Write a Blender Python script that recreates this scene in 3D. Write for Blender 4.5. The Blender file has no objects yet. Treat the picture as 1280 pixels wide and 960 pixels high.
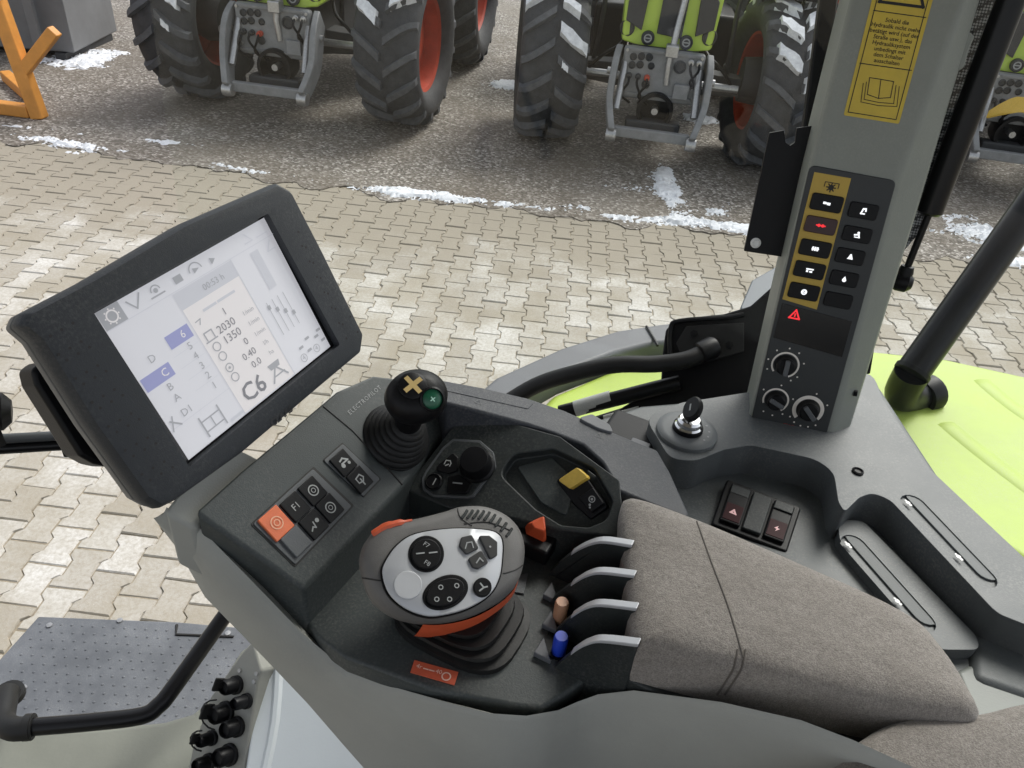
import bpy, bmesh, math, random
from mathutils import Vector, Matrix, noise, geometry
random.seed(7)
V = Vector
S = bpy.context.scene
COL = S.collection

# ------------------------------------------------------------------ camera
FOC = 960.0                      # focal length in photo pixels (photo is 1280 x 960)
CAMZ = 2.5                       # eye height above the yard
PITCH = math.atan(683 / FOC)
HS = 0.1                         # slope of the horizon (camera roll)
_D = FOC / math.tan(PITCH)
_k = math.hypot(HS, 1)
VP = (640 - HS * _D / _k, 480 + _D / _k)
_up = -V(((VP[0] - 640) / FOC, -(VP[1] - 480) / FOC, -1)).normalized()
_fw = V((0, 0, -1)); _Y = (_fw - _fw.dot(_up) * _up).normalized(); _X = _Y.cross(_up)
RM = Matrix((_X, _Y, _up))       # camera space -> world
CAM = V((0, 0, CAMZ))
cd = bpy.data.cameras.new('camera'); cam = bpy.data.objects.new('camera', cd); COL.objects.link(cam)
cd.sensor_fit = 'HORIZONTAL'; cd.sensor_width = 36; cd.lens = 36 * FOC / 1280
cd.clip_start = 0.01; cd.clip_end = 500
cam.matrix_world = Matrix.Translation(CAM) @ RM.to_4x4()
S.camera = cam

# ------------------------------------------------------------------ light
SUN_EL, SUN_AZ = 48, 35          # azimuth measured from +Y towards +X
w = bpy.data.worlds.new('World'); S.world = w; w.use_nodes = True
nt = w.node_tree; nt.nodes.clear()
out = nt.nodes.new('ShaderNodeOutputWorld'); bg = nt.nodes.new('ShaderNodeBackground')
sky = nt.nodes.new('ShaderNodeTexSky'); sky.sky_type = 'NISHITA'; sky.sun_disc = False
sky.sun_elevation = math.radians(SUN_EL); sky.sun_rotation = math.radians(SUN_AZ)
sky.air_density = 1.0; sky.dust_density = 3.0; sky.ozone_density = 1.0
hsv = nt.nodes.new('ShaderNodeHueSaturation'); hsv.inputs['Saturation'].default_value = 0.28
nt.links.new(sky.outputs[0], hsv.inputs['Color']); nt.links.new(hsv.outputs[0], bg.inputs[0])
bg.inputs[1].default_value = 0.15
nt.links.new(bg.outputs[0], out.inputs[0])
sd = bpy.data.lights.new('sun', 'SUN'); sd.energy = 1.5; sd.angle = math.radians(25); sd.color = (1, 0.97, 0.92)
sun = bpy.data.objects.new('sun', sd); COL.objects.link(sun)
_sd = V((math.sin(math.radians(SUN_AZ)) * math.cos(math.radians(SUN_EL)), math.cos(math.radians(SUN_AZ)) * math.cos(math.radians(SUN_EL)), math.sin(math.radians(SUN_EL))))
sun.rotation_euler = _sd.to_track_quat('Z', 'Y').to_euler(); sun.location = (0, 0, 10)
S.view_settings.view_transform = 'Standard'; S.view_settings.look = 'None'
S.view_settings.gamma = 1; S.view_settings.use_curve_mapping = False
S.view_settings.exposure = 0.68
S.render.engine = 'CYCLES'
S.cycles.use_denoising = True
S.cycles.max_bounces = 8; S.cycles.diffuse_bounces = 4; S.cycles.transparent_max_bounces = 12
S.cycles.sample_clamp_indirect = 6

# ------------------------------------------------------------------ pixels to places
def ray(x, y): return RM @ V(((x - 640) / FOC, -(y - 480) / FOC, -1))
def to_px(p):
    q = RM.transposed() @ (V(p) - CAM)
    return (640 + FOC * q.x / -q.z, 480 - FOC * q.y / -q.z, -q.z)
def hit(p, o, n):
    d = ray(*p); return CAM + d * ((V(o) - CAM).dot(n) / d.dot(n))
UZ = V((0, 0, 1))
FW = V((-0.9152, 0.4031, 0)).normalized()      # the tractor's driving direction
RT = V((FW.y, -FW.x, 0))                       # to the driver's right
def frz(f, r, z): return FW * f + RT * r + UZ * z
def atz(p, z): return hit(p, (0, 0, z), UZ)
def atR(p, r): return hit(p, RT * r, RT)
def atF(p, f): return hit(p, FW * f, FW)
def atd(p, d): return CAM + ray(*p) * d
class Plane:
    def __init__(s, o, n, ax):
        s.o = V(o); s.n = V(n).normalized(); s.ax = (V(ax) - V(ax).dot(s.n) * s.n).normalized(); s.ay = s.n.cross(s.ax)
    def px(s, p, h=0): return hit(p, s.o + s.n * h, s.n)
    def uv(s, p, h=0):
        q = s.px(p, h) - s.o; return (q.dot(s.ax), q.dot(s.ay))
    def at(s, u, v, h=0): return s.o + s.ax * u + s.ay * v + s.n * h
    def up(s, h): return Plane(s.o + s.n * h, s.n, s.ax)

# ------------------------------------------------------------------ materials
MATS = {}
def mat(name, col, rough=0.5, grain=0, gscale=600, var=0.0, vscale=8, metal=0, spec=0.5, emit=0, coat=0, col2=None, gdist=0.0004, sheen=0, dust=0):
    if name in MATS: return MATS[name]
    m = bpy.data.materials.new(name); m.use_nodes = True; t = m.node_tree; b = t.nodes['Principled BSDF']
    b.inputs['Roughness'].default_value = rough; b.inputs['Metallic'].default_value = metal
    b.inputs['Specular IOR Level'].default_value = spec; b.inputs['Coat Weight'].default_value = coat
    b.inputs['Base Color'].default_value = (*col, 1)
    if sheen: b.inputs['Sheen Weight'].default_value = sheen
    tc = t.nodes.new('ShaderNodeTexCoord')
    if var or col2:
        nz = t.nodes.new('ShaderNodeTexNoise'); nz.inputs['Scale'].default_value = vscale; nz.inputs['Detail'].default_value = 6; nz.inputs['Roughness'].default_value = 0.65
        rp = t.nodes.new('ShaderNodeValToRGB'); rp.color_ramp.elements[0].position = 0.3; rp.color_ramp.elements[1].position = 0.7
        c2 = col2 or tuple(min(1, c * (1 + var)) for c in col)
        c1 = col if col2 else tuple(c * (1 - var) for c in col)
        rp.color_ramp.elements[0].color = (*c1, 1); rp.color_ramp.elements[1].color = (*c2, 1)
        t.links.new(tc.outputs['Object'], nz.inputs['Vector']); t.links.new(nz.outputs[0], rp.inputs[0]); t.links.new(rp.outputs[0], b.inputs['Base Color'])
        mr = t.nodes.new('ShaderNodeMapRange'); mr.inputs[3].default_value = max(0.05, rough - 0.1); mr.inputs[4].default_value = min(1, rough + 0.12)
        t.links.new(nz.outputs[0], mr.inputs[0]); t.links.new(mr.outputs[0], b.inputs['Roughness'])
    if dust:
        da = t.nodes.new('ShaderNodeTexNoise'); da.inputs['Scale'].default_value = 9; da.inputs['Detail'].default_value = 8; da.inputs['Roughness'].default_value = 0.72
        db = t.nodes.new('ShaderNodeTexNoise'); db.inputs['Scale'].default_value = 420; db.inputs['Detail'].default_value = 2
        dm = t.nodes.new('ShaderNodeMath'); dm.operation = 'MULTIPLY'
        ra = t.nodes.new('ShaderNodeMapRange'); ra.inputs[1].default_value = 0.42; ra.inputs[2].default_value = 0.75; rb2 = t.nodes.new('ShaderNodeMapRange'); rb2.inputs[1].default_value = 0.45; rb2.inputs[2].default_value = 0.75
        t.links.new(tc.outputs['Object'], da.inputs['Vector']); t.links.new(tc.outputs['Object'], db.inputs['Vector']); t.links.new(da.outputs[0], ra.inputs[0]); t.links.new(db.outputs[0], rb2.inputs[0])
        t.links.new(ra.outputs[0], dm.inputs[0]); t.links.new(rb2.outputs[0], dm.inputs[1])
        ds = t.nodes.new('ShaderNodeMath'); ds.operation = 'MULTIPLY'; ds.inputs[1].default_value = dust; t.links.new(dm.outputs[0], ds.inputs[0])
        mx = t.nodes.new('ShaderNodeMix'); mx.data_type = 'RGBA'; mx.inputs[7].default_value = (0.42, 0.40, 0.36, 1); mx.inputs[6].default_value = (*col, 1)
        src = b.inputs['Base Color'].links
        if src: t.links.new(src[0].from_socket, mx.inputs[6])
        t.links.new(ds.outputs[0], mx.inputs[0]); t.links.new(mx.outputs[2], b.inputs['Base Color'])
    if grain:
        n2 = t.nodes.new('ShaderNodeTexNoise'); n2.inputs['Scale'].default_value = gscale; n2.inputs['Detail'].default_value = 3
        bp = t.nodes.new('ShaderNodeBump'); bp.inputs['Strength'].default_value = grain; bp.inputs['Distance'].default_value = gdist
        t.links.new(tc.outputs['Object'], n2.inputs['Vector']); t.links.new(n2.outputs[0], bp.inputs['Height']); t.links.new(bp.outputs[0], b.inputs['Normal'])
    if emit:
        b.inputs['Emission Color'].default_value = (*col, 1); b.inputs['Emission Strength'].default_value = emit
    MATS[name] = m; return m
def lin(r, g, b):                # 8-bit sRGB to linear
    f = lambda c: (c / 255 / 12.92) if c <= 10 else ((c / 255 + 0.055) / 1.055) ** 2.4
    return (f(r), f(g), f(b))
M_dark = mat('dark_plastic', (0.024, 0.0285, 0.029), 0.5, 0.5, 900, 0.15, 30, spec=0.35, dust=0.18)
M_rim = mat('rim_plastic', (0.044, 0.048, 0.057), 0.55, 0.6, 900, 0.12, 30, spec=0.4, dust=0.22)
M_deck = mat('deck_plastic', (0.047, 0.055, 0.0555), 0.5, 0.5, 900, 0.12, 25, spec=0.4, dust=0.22)
M_inset = mat('inset_plastic', (0.10, 0.106, 0.112), 0.5, 0.4, 900, spec=0.35)
M_shell = mat('grey_shell', (0.33, 0.335, 0.31), 0.55, 0.5, 700, 0.06, 12, dust=0.3)
M_pillar = mat('pillar_plastic', (0.235, 0.25, 0.225), 0.5, 0.5, 700, 0.07, 12, dust=0.3)
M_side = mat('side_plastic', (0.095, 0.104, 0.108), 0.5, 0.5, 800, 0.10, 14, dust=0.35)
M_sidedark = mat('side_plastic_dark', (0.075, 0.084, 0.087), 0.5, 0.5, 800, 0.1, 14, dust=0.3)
M_black = mat('black_plastic', (0.006, 0.006, 0.007), 0.42, 0.3, 700, spec=0.2)
M_satin = mat('satin_black_tube', (0.006, 0.006, 0.007), 0.3, 0.1, 300, spec=0.28)
M_rubber = mat('black_rubber', (0.011, 0.011, 0.011), 0.5, 0.4, 500, 0.2, 60, spec=0.35)
M_bezel = mat('bezel_plastic', (0.030, 0.034, 0.040), 0.5, 0.6, 1100, 0.1, 25, spec=0.35, dust=0.15)
M_bezeledge = mat('bezel_back', (0.06, 0.065, 0.07), 0.45, 0.4, 900)
M_orange = mat('orange_plastic', (0.62, 0.10, 0.035), 0.45, 0.2, 700, 0.08, 60)
M_orangebtn = mat('orange_button', (0.70, 0.16, 0.06), 0.5, 0.2, 700, 0.1, 90)
M_yellow = mat('yellow_plastic', (0.62, 0.42, 0.07), 0.45, 0.2, 700, 0.12, 120)
M_ysticker = mat('yellow_sticker', (0.60, 0.44, 0.045), 0.45, 0.1, 400, 0.08, 40)
M_panelyellow = mat('yellow_panel_print', (0.50, 0.34, 0.055), 0.5, 0.1, 400, 0.05, 60)
M_ink = mat('black_print', (0.012, 0.011, 0.010), 0.6)
M_white = mat('white_print', (0.75, 0.75, 0.74), 0.5)
M_lit = mat('lit_white_symbol', (0.95, 0.97, 1.0), 0.5, emit=0.55)
M_red = mat('lit_red_symbol', (0.9, 0.03, 0.04), 0.5, emit=0.5)
M_redglow = mat('red_lit_key', (0.30, 0.01, 0.012), 0.4, emit=0.3)
M_greyprint = mat('grey_print', (0.33, 0.34, 0.34), 0.5)
M_silver = mat('silver_paint', (0.50, 0.51, 0.53), 0.38, 0.1, 900, 0.03, 40, metal=0.25)
M_grip = mat('grip_plastic', (0.125, 0.12, 0.115), 0.5, 0.4, 900, 0.1, 50)
M_chrome = mat('chrome', (0.75, 0.75, 0.75), 0.14, metal=1)
M_steel = mat('steel', (0.42, 0.42, 0.42), 0.35, 0.3, 300, 0.2, 60, metal=0.8)
M_green = mat('lime_paint', (0.42, 0.58, 0.075), 0.3, 0.05, 200, 0.05, 4, coat=0.3)
M_fender = mat('lime_fender', (0.37, 0.49, 0.08), 0.5, 0.1, 300, 0.12, 5, spec=0.4, dust=0.35)
M_greyrub = mat('grey_rubber_edge', (0.11, 0.115, 0.125), 0.55, 0.4, 300, 0.12, 10)
M_white_panel = mat('pale_cab_panel', (0.62, 0.66, 0.68), 0.5, 0.2, 300, 0.03, 6)
M_sill = mat('grey_green_sill', (0.20, 0.205, 0.175), 0.6, 0.4, 200, 0.1, 9)
M_mat = mat('step_rubber', (0.12, 0.128, 0.145), 0.6, 0.5, 400, 0.28, 9, dust=0.4)
M_tan = mat('tan_cap', (0.55, 0.30, 0.18), 0.4)
M_blue = mat('blue_cap', (0.02, 0.06, 0.55), 0.35)
M_greenlamp = mat('green_button', (0.01, 0.10, 0.05), 0.3)
M_gold = mat('gold_print', (0.55, 0.40, 0.16), 0.45)
M_lug = mat('dusty_lug_rubber', (0.085, 0.089, 0.097), 0.8, 0.8, 60, 0.3, 14, gdist=0.004)
M_tyre = mat('tyre_rubber', (0.042, 0.044, 0.048), 0.75, 0.8, 60, 0.35, 12, gdist=0.004)
M_redrim = mat('red_rim', (0.42, 0.05, 0.02), 0.45, 0.2, 60, 0.2, 8)
M_iron = mat('grey_cast_iron', (0.20, 0.205, 0.21), 0.55, 0.6, 60, 0.2, 10, gdist=0.003)
M_darkiron = mat('dark_iron', (0.035, 0.036, 0.038), 0.6, 0.6, 40, 0.3, 8, gdist=0.003)
M_orangeframe = mat('orange_frame_paint', (0.60, 0.26, 0.05), 0.5, 0.3, 40, 0.15, 6)
M_box = mat('grey_sheet_metal', (0.16, 0.165, 0.17), 0.6, 0.3, 30, 0.15, 3)

def noise_stack(t, scale, vec, detail=6, rough=0.6):
    n = t.nodes.new('ShaderNodeTexNoise'); n.inputs['Scale'].default_value = scale; n.inputs['Detail'].default_value = detail; n.inputs['Roughness'].default_value = rough
    t.links.new(vec, n.inputs['Vector']); return n.outputs[0]
def ramp(t, v, stops):
    r = t.nodes.new('ShaderNodeValToRGB'); e = r.color_ramp.elements
    while len(e) < len(stops): e.new(0.5)
    for el, (p, c) in zip(e, stops): el.position = p; el.color = (*c, 1) if len(c) == 3 else c
    t.links.new(v, r.inputs[0]); return r.outputs[0]
def mixc(t, f, a, b, mode='MIX'):
    m = t.nodes.new('ShaderNodeMix'); m.data_type = 'RGBA'; m.blend_type = mode
    for s, v in ((m.inputs[0], f), (m.inputs[6], a), (m.inputs[7], b)):
        if hasattr(v, 'is_output'): t.links.new(v, s)
        elif isinstance(v, (int, float)): s.default_value = v
        else: s.default_value = (*v, 1)
    return m.outputs[2]
def fabric():
    m = bpy.data.materials.new('woven_fabric'); m.use_nodes = True; t = m.node_tree; b = t.nodes['Principled BSDF']
    tc = t.nodes.new('ShaderNodeTexCoord').outputs['Object']
    a = noise_stack(t, 900, tc, 2); c = noise_stack(t, 25, tc, 5); d = noise_stack(t, 260, tc, 3)
    base = ramp(t, a, [(0.33, (0.12, 0.107, 0.095)), (0.66, (0.36, 0.33, 0.30))])
    base = mixc(t, 0.45, base, ramp(t, d, [(0.3, (0.16, 0.144, 0.128)), (0.7, (0.31, 0.283, 0.255))]))
    base = mixc(t, ramp(t, c, [(0.35, (0, 0, 0)), (0.75, (0.35, 0.35, 0.35))]), base, (0.15, 0.13, 0.113))
    t.links.new(base, b.inputs['Base Color']); b.inputs['Roughness'].default_value = 0.95; b.inputs['Specular IOR Level'].default_value = 0.15
    b.inputs['Sheen Weight'].default_value = 0.25
    bp = t.nodes.new('ShaderNodeBump'); bp.inputs['Strength'].default_value = 0.6; bp.inputs['Distance'].default_value = 0.001
    mm = t.nodes.new('ShaderNodeMath'); mm.operation = 'MULTIPLY_ADD'; t.links.new(c, mm.inputs[0]); mm.inputs[1].default_value = 7.0; t.links.new(a, mm.inputs[2])
    t.links.new(mm.outputs[0], bp.inputs['Height']); t.links.new(bp.outputs[0], b.inputs['Normal'])
    return m
M_fabric = fabric()
M_thread = mat('dark_thread', (0.10, 0.088, 0.077), 0.9)
def paver_mat(island):
    m = bpy.data.materials.new('concrete_paver' + ('_far' if island else '')); m.use_nodes = True; t = m.node_tree; b = t.nodes['Principled BSDF']
    geo = t.nodes.new('ShaderNodeNewGeometry'); pos = geo.outputs['Position']
    rnd = geo.outputs['Random Per Island'] if island else t.nodes.new('ShaderNodeObjectInfo').outputs['Random']
    base = ramp(t, rnd, [(0, (0.36, 0.335, 0.29)), (0.35, (0.47, 0.45, 0.405)), (0.7, (0.54, 0.525, 0.485)), (1, (0.63, 0.62, 0.59))])
    st = noise_stack(t, 2.2, pos, 7); fine = noise_stack(t, 55, pos, 5, 0.7); gr = noise_stack(t, 300, pos, 2)
    base = mixc(t, ramp(t, fine, [(0.38, (0, 0, 0)), (0.70, (0.6, 0.6, 0.6))]), base, (0.27, 0.235, 0.175))
    base = mixc(t, ramp(t, st, [(0.40, (0, 0, 0)), (0.62, (0.7, 0.7, 0.7))]), base, (0.30, 0.265, 0.20))
    big = noise_stack(t, 0.8, pos, 6)
    base = mixc(t, ramp(t, big, [(0.5, (0, 0, 0)), (0.68, (0.5, 0.5, 0.5))]), base, (0.22, 0.195, 0.155))
    base = mixc(t, ramp(t, gr, [(0.62, (0, 0, 0)), (0.72, (0.35, 0.35, 0.35))]), base, (0.62, 0.60, 0.55))
    # sand washed over the paving along the edge of the asphalt
    sep = t.nodes.new('ShaderNodeSeparateXYZ'); t.links.new(pos, sep.inputs[0])
    ma = t.nodes.new('ShaderNodeMath'); ma.operation = 'MULTIPLY_ADD'; t.links.new(st, ma.inputs[0]); ma.inputs[1].default_value = 1.6; t.links.new(sep.outputs[1], ma.inputs[2])
    mb = t.nodes.new('ShaderNodeMath'); mb.operation = 'MULTIPLY_ADD'; t.links.new(fine, mb.inputs[0]); mb.inputs[1].default_value = 0.5; t.links.new(ma.outputs[0], mb.inputs[2])
    mr = t.nodes.new('ShaderNodeMapRange'); mr.inputs[1].default_value = 5.75; mr.inputs[2].default_value = 6.35; t.links.new(mb.outputs[0], mr.inputs[0])
    base = mixc(t, mr.outputs[0], base, mixc(t, gr, (0.24, 0.21, 0.165), (0.36, 0.33, 0.27)))
    t.links.new(base, b.inputs['Base Color']); b.inputs['Roughness'].default_value = 0.85; b.inputs['Specular IOR Level'].default_value = 0.25
    bp = t.nodes.new('ShaderNodeBump'); bp.inputs['Strength'].default_value = 0.5; bp.inputs['Distance'].default_value = 0.004
    t.links.new(fine, bp.inputs['Height']); t.links.new(bp.outputs[0], b.inputs['Normal'])
    return m
def ground_mat(kind):
    m = bpy.data.materials.new(kind); m.use_nodes = True; t = m.node_tree; b = t.nodes['Principled BSDF']
    pos = t.nodes.new('ShaderNodeNewGeometry').outputs['Position']
    a = noise_stack(t, 1.1, pos, 8, 0.65); c = noise_stack(t, 38, pos, 4, 0.7)
    vo = t.nodes.new('ShaderNodeTexVoronoi'); vo.inputs['Scale'].default_value = 48; t.links.new(pos, vo.inputs['Vector'])
    sepc = t.nodes.new('ShaderNodeSeparateColor'); t.links.new(vo.outputs['Color'], sepc.inputs[0])
    if kind == 'asphalt':
        base = ramp(t, sepc.outputs[0], [(0, (0.075, 0.065, 0.054)), (0.5, (0.175, 0.158, 0.136)), (0.82, (0.31, 0.285, 0.255)), (1, (0.58, 0.55, 0.51))])
        base = mixc(t, ramp(t, c, [(0.4, (0, 0, 0)), (0.65, (0.45, 0.45, 0.45))]), base, (0.17, 0.15, 0.125))
        base = mixc(t, ramp(t, a, [(0.42, (0, 0, 0)), (0.62, (0.55, 0.55, 0.55))]), base, (0.135, 0.112, 0.085))
        nb = noise_stack(t, 0.45, pos, 5)
        base = mixc(t, ramp(t, nb, [(0.5, (0, 0, 0)), (0.75, (0.5, 0.5, 0.5))]), base, (0.26, 0.24, 0.21))
    else:
        base = ramp(t, c, [(0.3, (0.21, 0.18, 0.13)), (0.7, (0.36, 0.315, 0.24))])
    t.links.new(base, b.inputs['Base Color']); b.inputs['Roughness'].default_value = 0.8; b.inputs['Specular IOR Level'].default_value = 0.3
    bp = t.nodes.new('ShaderNodeBump'); bp.inputs['Strength'].default_value = 0.7; bp.inputs['Distance'].default_value = 0.006
    t.links.new(vo.outputs['Distance'], bp.inputs['Height']); t.links.new(bp.outputs[0], b.inputs['Normal'])
    return m
def snow_mat():
    m = mat('snow', (0.56, 0.58, 0.61), 0.7, 0.8, 120, col2=(0.84, 0.86, 0.89), vscale=22, gdist=0.003)
    return m
M_snow = snow_mat()
def glass_mat():
    m = bpy.data.materials.new('cab_glass'); m.use_nodes = True; t = m.node_tree; t.nodes.clear()
    o = t.nodes.new('ShaderNodeOutputMaterial'); mx = t.nodes.new('ShaderNodeMixShader'); tr = t.nodes.new('ShaderNodeBsdfTransparent'); gl = t.nodes.new('ShaderNodeBsdfGlossy')
    lw = t.nodes.new('ShaderNodeLayerWeight'); pw = t.nodes.new('ShaderNodeMath'); pw.operation = 'POWER'; pw.inputs[1].default_value = 5
    ma = t.nodes.new('ShaderNodeMath'); ma.operation = 'MULTIPLY_ADD'; ma.inputs[1].default_value = 0.5; ma.inputs[2].default_value = 0.022
    t.links.new(lw.outputs['Facing'], pw.inputs[0]); t.links.new(pw.outputs[0], ma.inputs[0])
    tr.inputs[0].default_value = (0.975, 0.985, 0.975, 1); gl.inputs['Roughness'].default_value = 0.02
    t.links.new(ma.outputs[0], mx.inputs[0]); t.links.new(tr.outputs[0], mx.inputs[1]); t.links.new(gl.outputs[0], mx.inputs[2]); t.links.new(mx.outputs[0], o.inputs[0])
    return m
M_glass = glass_mat()
def frit_mat():
    m = bpy.data.materials.new('dotted_window_edge'); m.use_nodes = True; t = m.node_tree; b = t.nodes['Principled BSDF']
    tc = t.nodes.new('ShaderNodeTexCoord').outputs['Object']
    vo = t.nodes.new('ShaderNodeTexVoronoi'); vo.inputs['Scale'].default_value = 330; vo.inputs['Randomness'].default_value = 0.1; t.links.new(tc, vo.inputs['Vector'])
    base = ramp(t, vo.outputs['Distance'], [(0.35, (0.42, 0.43, 0.44)), (0.5, (0.03, 0.03, 0.032))])
    t.links.new(base, b.inputs['Base Color']); b.inputs['Roughness'].default_value = 0.4
    return m
M_frit = frit_mat()

# ------------------------------------------------------------------ object helpers
ROOT = {}
def tag(o, label=None, cat=None, group=None, kind=None):
    if label: o['label'] = label
    if cat: o['category'] = cat
    if group: o['group'] = group
    if kind: o['kind'] = kind
    return o
def thing(name, loc, label, cat, group=None):
    o = bpy.data.objects.new(name, None); COL.objects.link(o); o.location = loc; o.empty_display_size = 0.1
    ROOT[o.name] = V(loc); return tag(o, label, cat, group)
def off(parent):
    return ROOT[parent.name] if parent is not None and parent.name in ROOT else V((0, 0, 0))
def obj(name, vs, fs, m, parent=None, smooth=True, bevel=0, seg=3, ang=35, ms=None):
    me = bpy.data.meshes.new(name); o3 = off(parent)
    me.from_pydata([V(v) - o3 for v in vs], [], fs)
    bm = bmesh.new(); bm.from_mesh(me); bmesh.ops.recalc_face_normals(bm, faces=bm.faces); bm.to_mesh(me); bm.free()
    for mm in (ms or [m]): me.materials.append(mm)
    o = bpy.data.objects.new(name, me); COL.objects.link(o)
    if parent is not None: o.parent = parent; ROOT[o.name] = o3
    if smooth: me.polygons.foreach_set('use_smooth', [True] * len(me.polygons))
    if smooth and not bevel: me.set_sharp_from_angle(angle=math.radians(ang))
    if bevel:
        md = o.modifiers.new('bevel', 'BEVEL'); md.width = bevel; md.segments = seg; md.limit_method = 'ANGLE'; md.angle_limit = math.radians(ang)
        md.harden_normals = True; md.use_clamp_overlap = True; md.miter_outer = 'MITER_ARC'
    return o
def prism_data(top, vec):
    n = len(top); vs = [V(p) for p in top] + [V(p) + V(vec) for p in top]
    return vs, [list(range(n)), list(range(2 * n - 1, n - 1, -1))] + [[i, i + n, (i + 1) % n + n, (i + 1) % n] for i in range(n)]
def prism(name, top, vec, m, parent=None, **k):
    vs, fs = prism_data(top, vec); return obj(name, vs, fs, m, parent, **k)
def loft(name, rings, m, parent=None, cap=True, closed=True, **k):
    n = len(rings[0]); vs = [p for r in rings for p in r]; fs = []
    for i in range(len(rings) - 1):
        for j in range(n if closed else n - 1):
            a = i * n + j; b = i * n + (j + 1) % n; fs.append([a, b, b + n, a + n])
    if cap: fs += [list(range(n)), list(range((len(rings) - 1) * n, len(rings) * n))]
    return obj(name, vs, fs, m, parent, **k)
def round_poly(pts, r, seg=5):
    """round the corners of a polygon given as 3D points; r is one radius or one per corner"""
    outp = []; n = len(pts)
    for i in range(n):
        p = V(pts[i]); a = V(pts[i - 1]) - p; b = V(pts[(i + 1) % n]) - p; rr = r[i] if isinstance(r, (list, tuple)) else r
        if rr <= 0: outp.append(p); continue
        la, lb = a.length, b.length; c = max(-0.999, min(0.999, a.dot(b) / (la * lb))); half = math.acos(c) / 2
        d = min(rr / math.tan(half), la * 0.48, lb * 0.48)
        p0 = p + a * (d / la); p1 = p + b * (d / lb)
        for s in range(seg + 1):
            t = s / seg; outp.append(p0 * (1 - t) ** 2 + p * 2 * t * (1 - t) + p1 * t * t)
    return outp
def smooth_loop(pts, n=6, closed=True):
    """Catmull-Rom through points"""
    P = [V(p) for p in pts]; m = len(P); res = []
    for i in range(m if closed else m - 1):
        if closed: p0, p1, p2, p3 = P[i - 1], P[i], P[(i + 1) % m], P[(i + 2) % m]
        else: p0, p1, p2, p3 = P[max(i - 1, 0)], P[i], P[i + 1], P[min(i + 2, m - 1)]
        for s in range(n):
            t = s / n
            res.append(0.5 * ((2 * p1) + (p2 - p0) * t + (2 * p0 - 5 * p1 + 4 * p2 - p3) * t * t + (3 * p1 - p0 - 3 * p2 + p3) * t ** 3))
    if not closed: res.append(P[-1])
    return res
def tube(name, pts, r, m, parent=None, n=14, smooth_n=0, **k):
    P = smooth_loop(pts, smooth_n, False) if smooth_n else [V(p) for p in pts]
    rs = r if isinstance(r, (list, tuple)) else [r] * len(P)
    if len(rs) != len(P): rs = [rs[min(int(i / len(P) * len(rs)), len(rs) - 1)] for i in range(len(P))]
    rings = []; prev = None
    for i, p in enumerate(P):
        d = (P[min(i + 1, len(P) - 1)] - P[max(i - 1, 0)]).normalized()
        if prev is None:
            u = d.orthogonal().normalized()
        else:
            u = (prev - prev.dot(d) * d).normalized()
        prev = u; v = d.cross(u)
        rings.append([p + (u * math.cos(2 * math.pi * j / n) + v * math.sin(2 * math.pi * j / n)) * rs[i] for j in range(n)])
    return loft(name, rings, m, parent, **k)
def lathe(name, o, axis, prof, m, parent=None, n=28, sx=1, sy=1, ax=None, **k):
    """prof: list of (radius, height) along axis"""
    axis = V(axis).normalized(); u = V(ax) if ax else axis.orthogonal(); u = (u - u.dot(axis) * axis).normalized(); v = axis.cross(u)
    rings = [[V(o) + axis * h + (u * math.cos(2 * math.pi * j / n) * sx + v * math.sin(2 * math.pi * j / n) * sy) * max(r, 1e-5) for j in range(n)] for r, h in prof]
    return loft(name, rings, m, parent, **k)
def boolean(o, vs, fs):
    me = bpy.data.meshes.new('cut'); me.from_pydata([V(v) - off(o) for v in vs], [], fs)
    bm = bmesh.new(); bm.from_mesh(me); bmesh.ops.recalc_face_normals(bm, faces=bm.faces); bm.to_mesh(me); bm.free()
    c = bpy.data.objects.new('cut', me); COL.objects.link(c); c.location = ROOT.get(o.name, V((0, 0, 0)))
    mods = [(md.width, md.segments, md.angle_limit) for md in o.modifiers if md.type == 'BEVEL']
    o.modifiers.clear()
    md = o.modifiers.new('cut', 'BOOLEAN'); md.object = c; md.operation = 'DIFFERENCE'; md.solver = 'EXACT'
    bpy.context.view_layer.update(); dg = bpy.context.evaluated_depsgraph_get()
    new = bpy.data.meshes.new_from_object(o.evaluated_get(dg)); o.modifiers.clear(); old = o.data; o.data = new; new.name = old.name
    bpy.data.objects.remove(c); bpy.data.meshes.remove(me)
    new.polygons.foreach_set('use_smooth', [True] * len(new.polygons))
    for wd, sg, an in mods:
        b = o.modifiers.new('bevel', 'BEVEL'); b.width = wd; b.segments = sg; b.limit_method = 'ANGLE'; b.angle_limit = an; b.harden_normals = True; b.use_clamp_overlap = True
    if not mods: new.set_sharp_from_angle(angle=math.radians(35))
    return o
def text(name, s, pl, uv, size, m, parent=None, h=0.0004, rot=0, bold=0, sx=1.0, space=1.0):
    c = bpy.data.curves.new('t', 'FONT'); c.body = s; c.size = size; c.align_x = 'CENTER'; c.align_y = 'CENTER'; c.offset = bold; c.resolution_u = 2; c.space_character = space
    t = bpy.data.objects.new('t', c); COL.objects.link(t)
    me = bpy.data.meshes.new_from_object(t.evaluated_get(bpy.context.evaluated_depsgraph_get()))
    vs = [pl.at(uv[0] + (v.co.x * sx * math.cos(rot) - v.co.y * math.sin(rot)), uv[1] + (v.co.x * sx * math.sin(rot) + v.co.y * math.cos(rot)), h) for v in me.vertices]
    fs = [list(p.vertices) for p in me.polygons]
    bpy.data.objects.remove(t); bpy.data.curves.remove(c); bpy.data.meshes.remove(me)
    return obj(name, vs, fs, m, parent, smooth=False)
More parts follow.
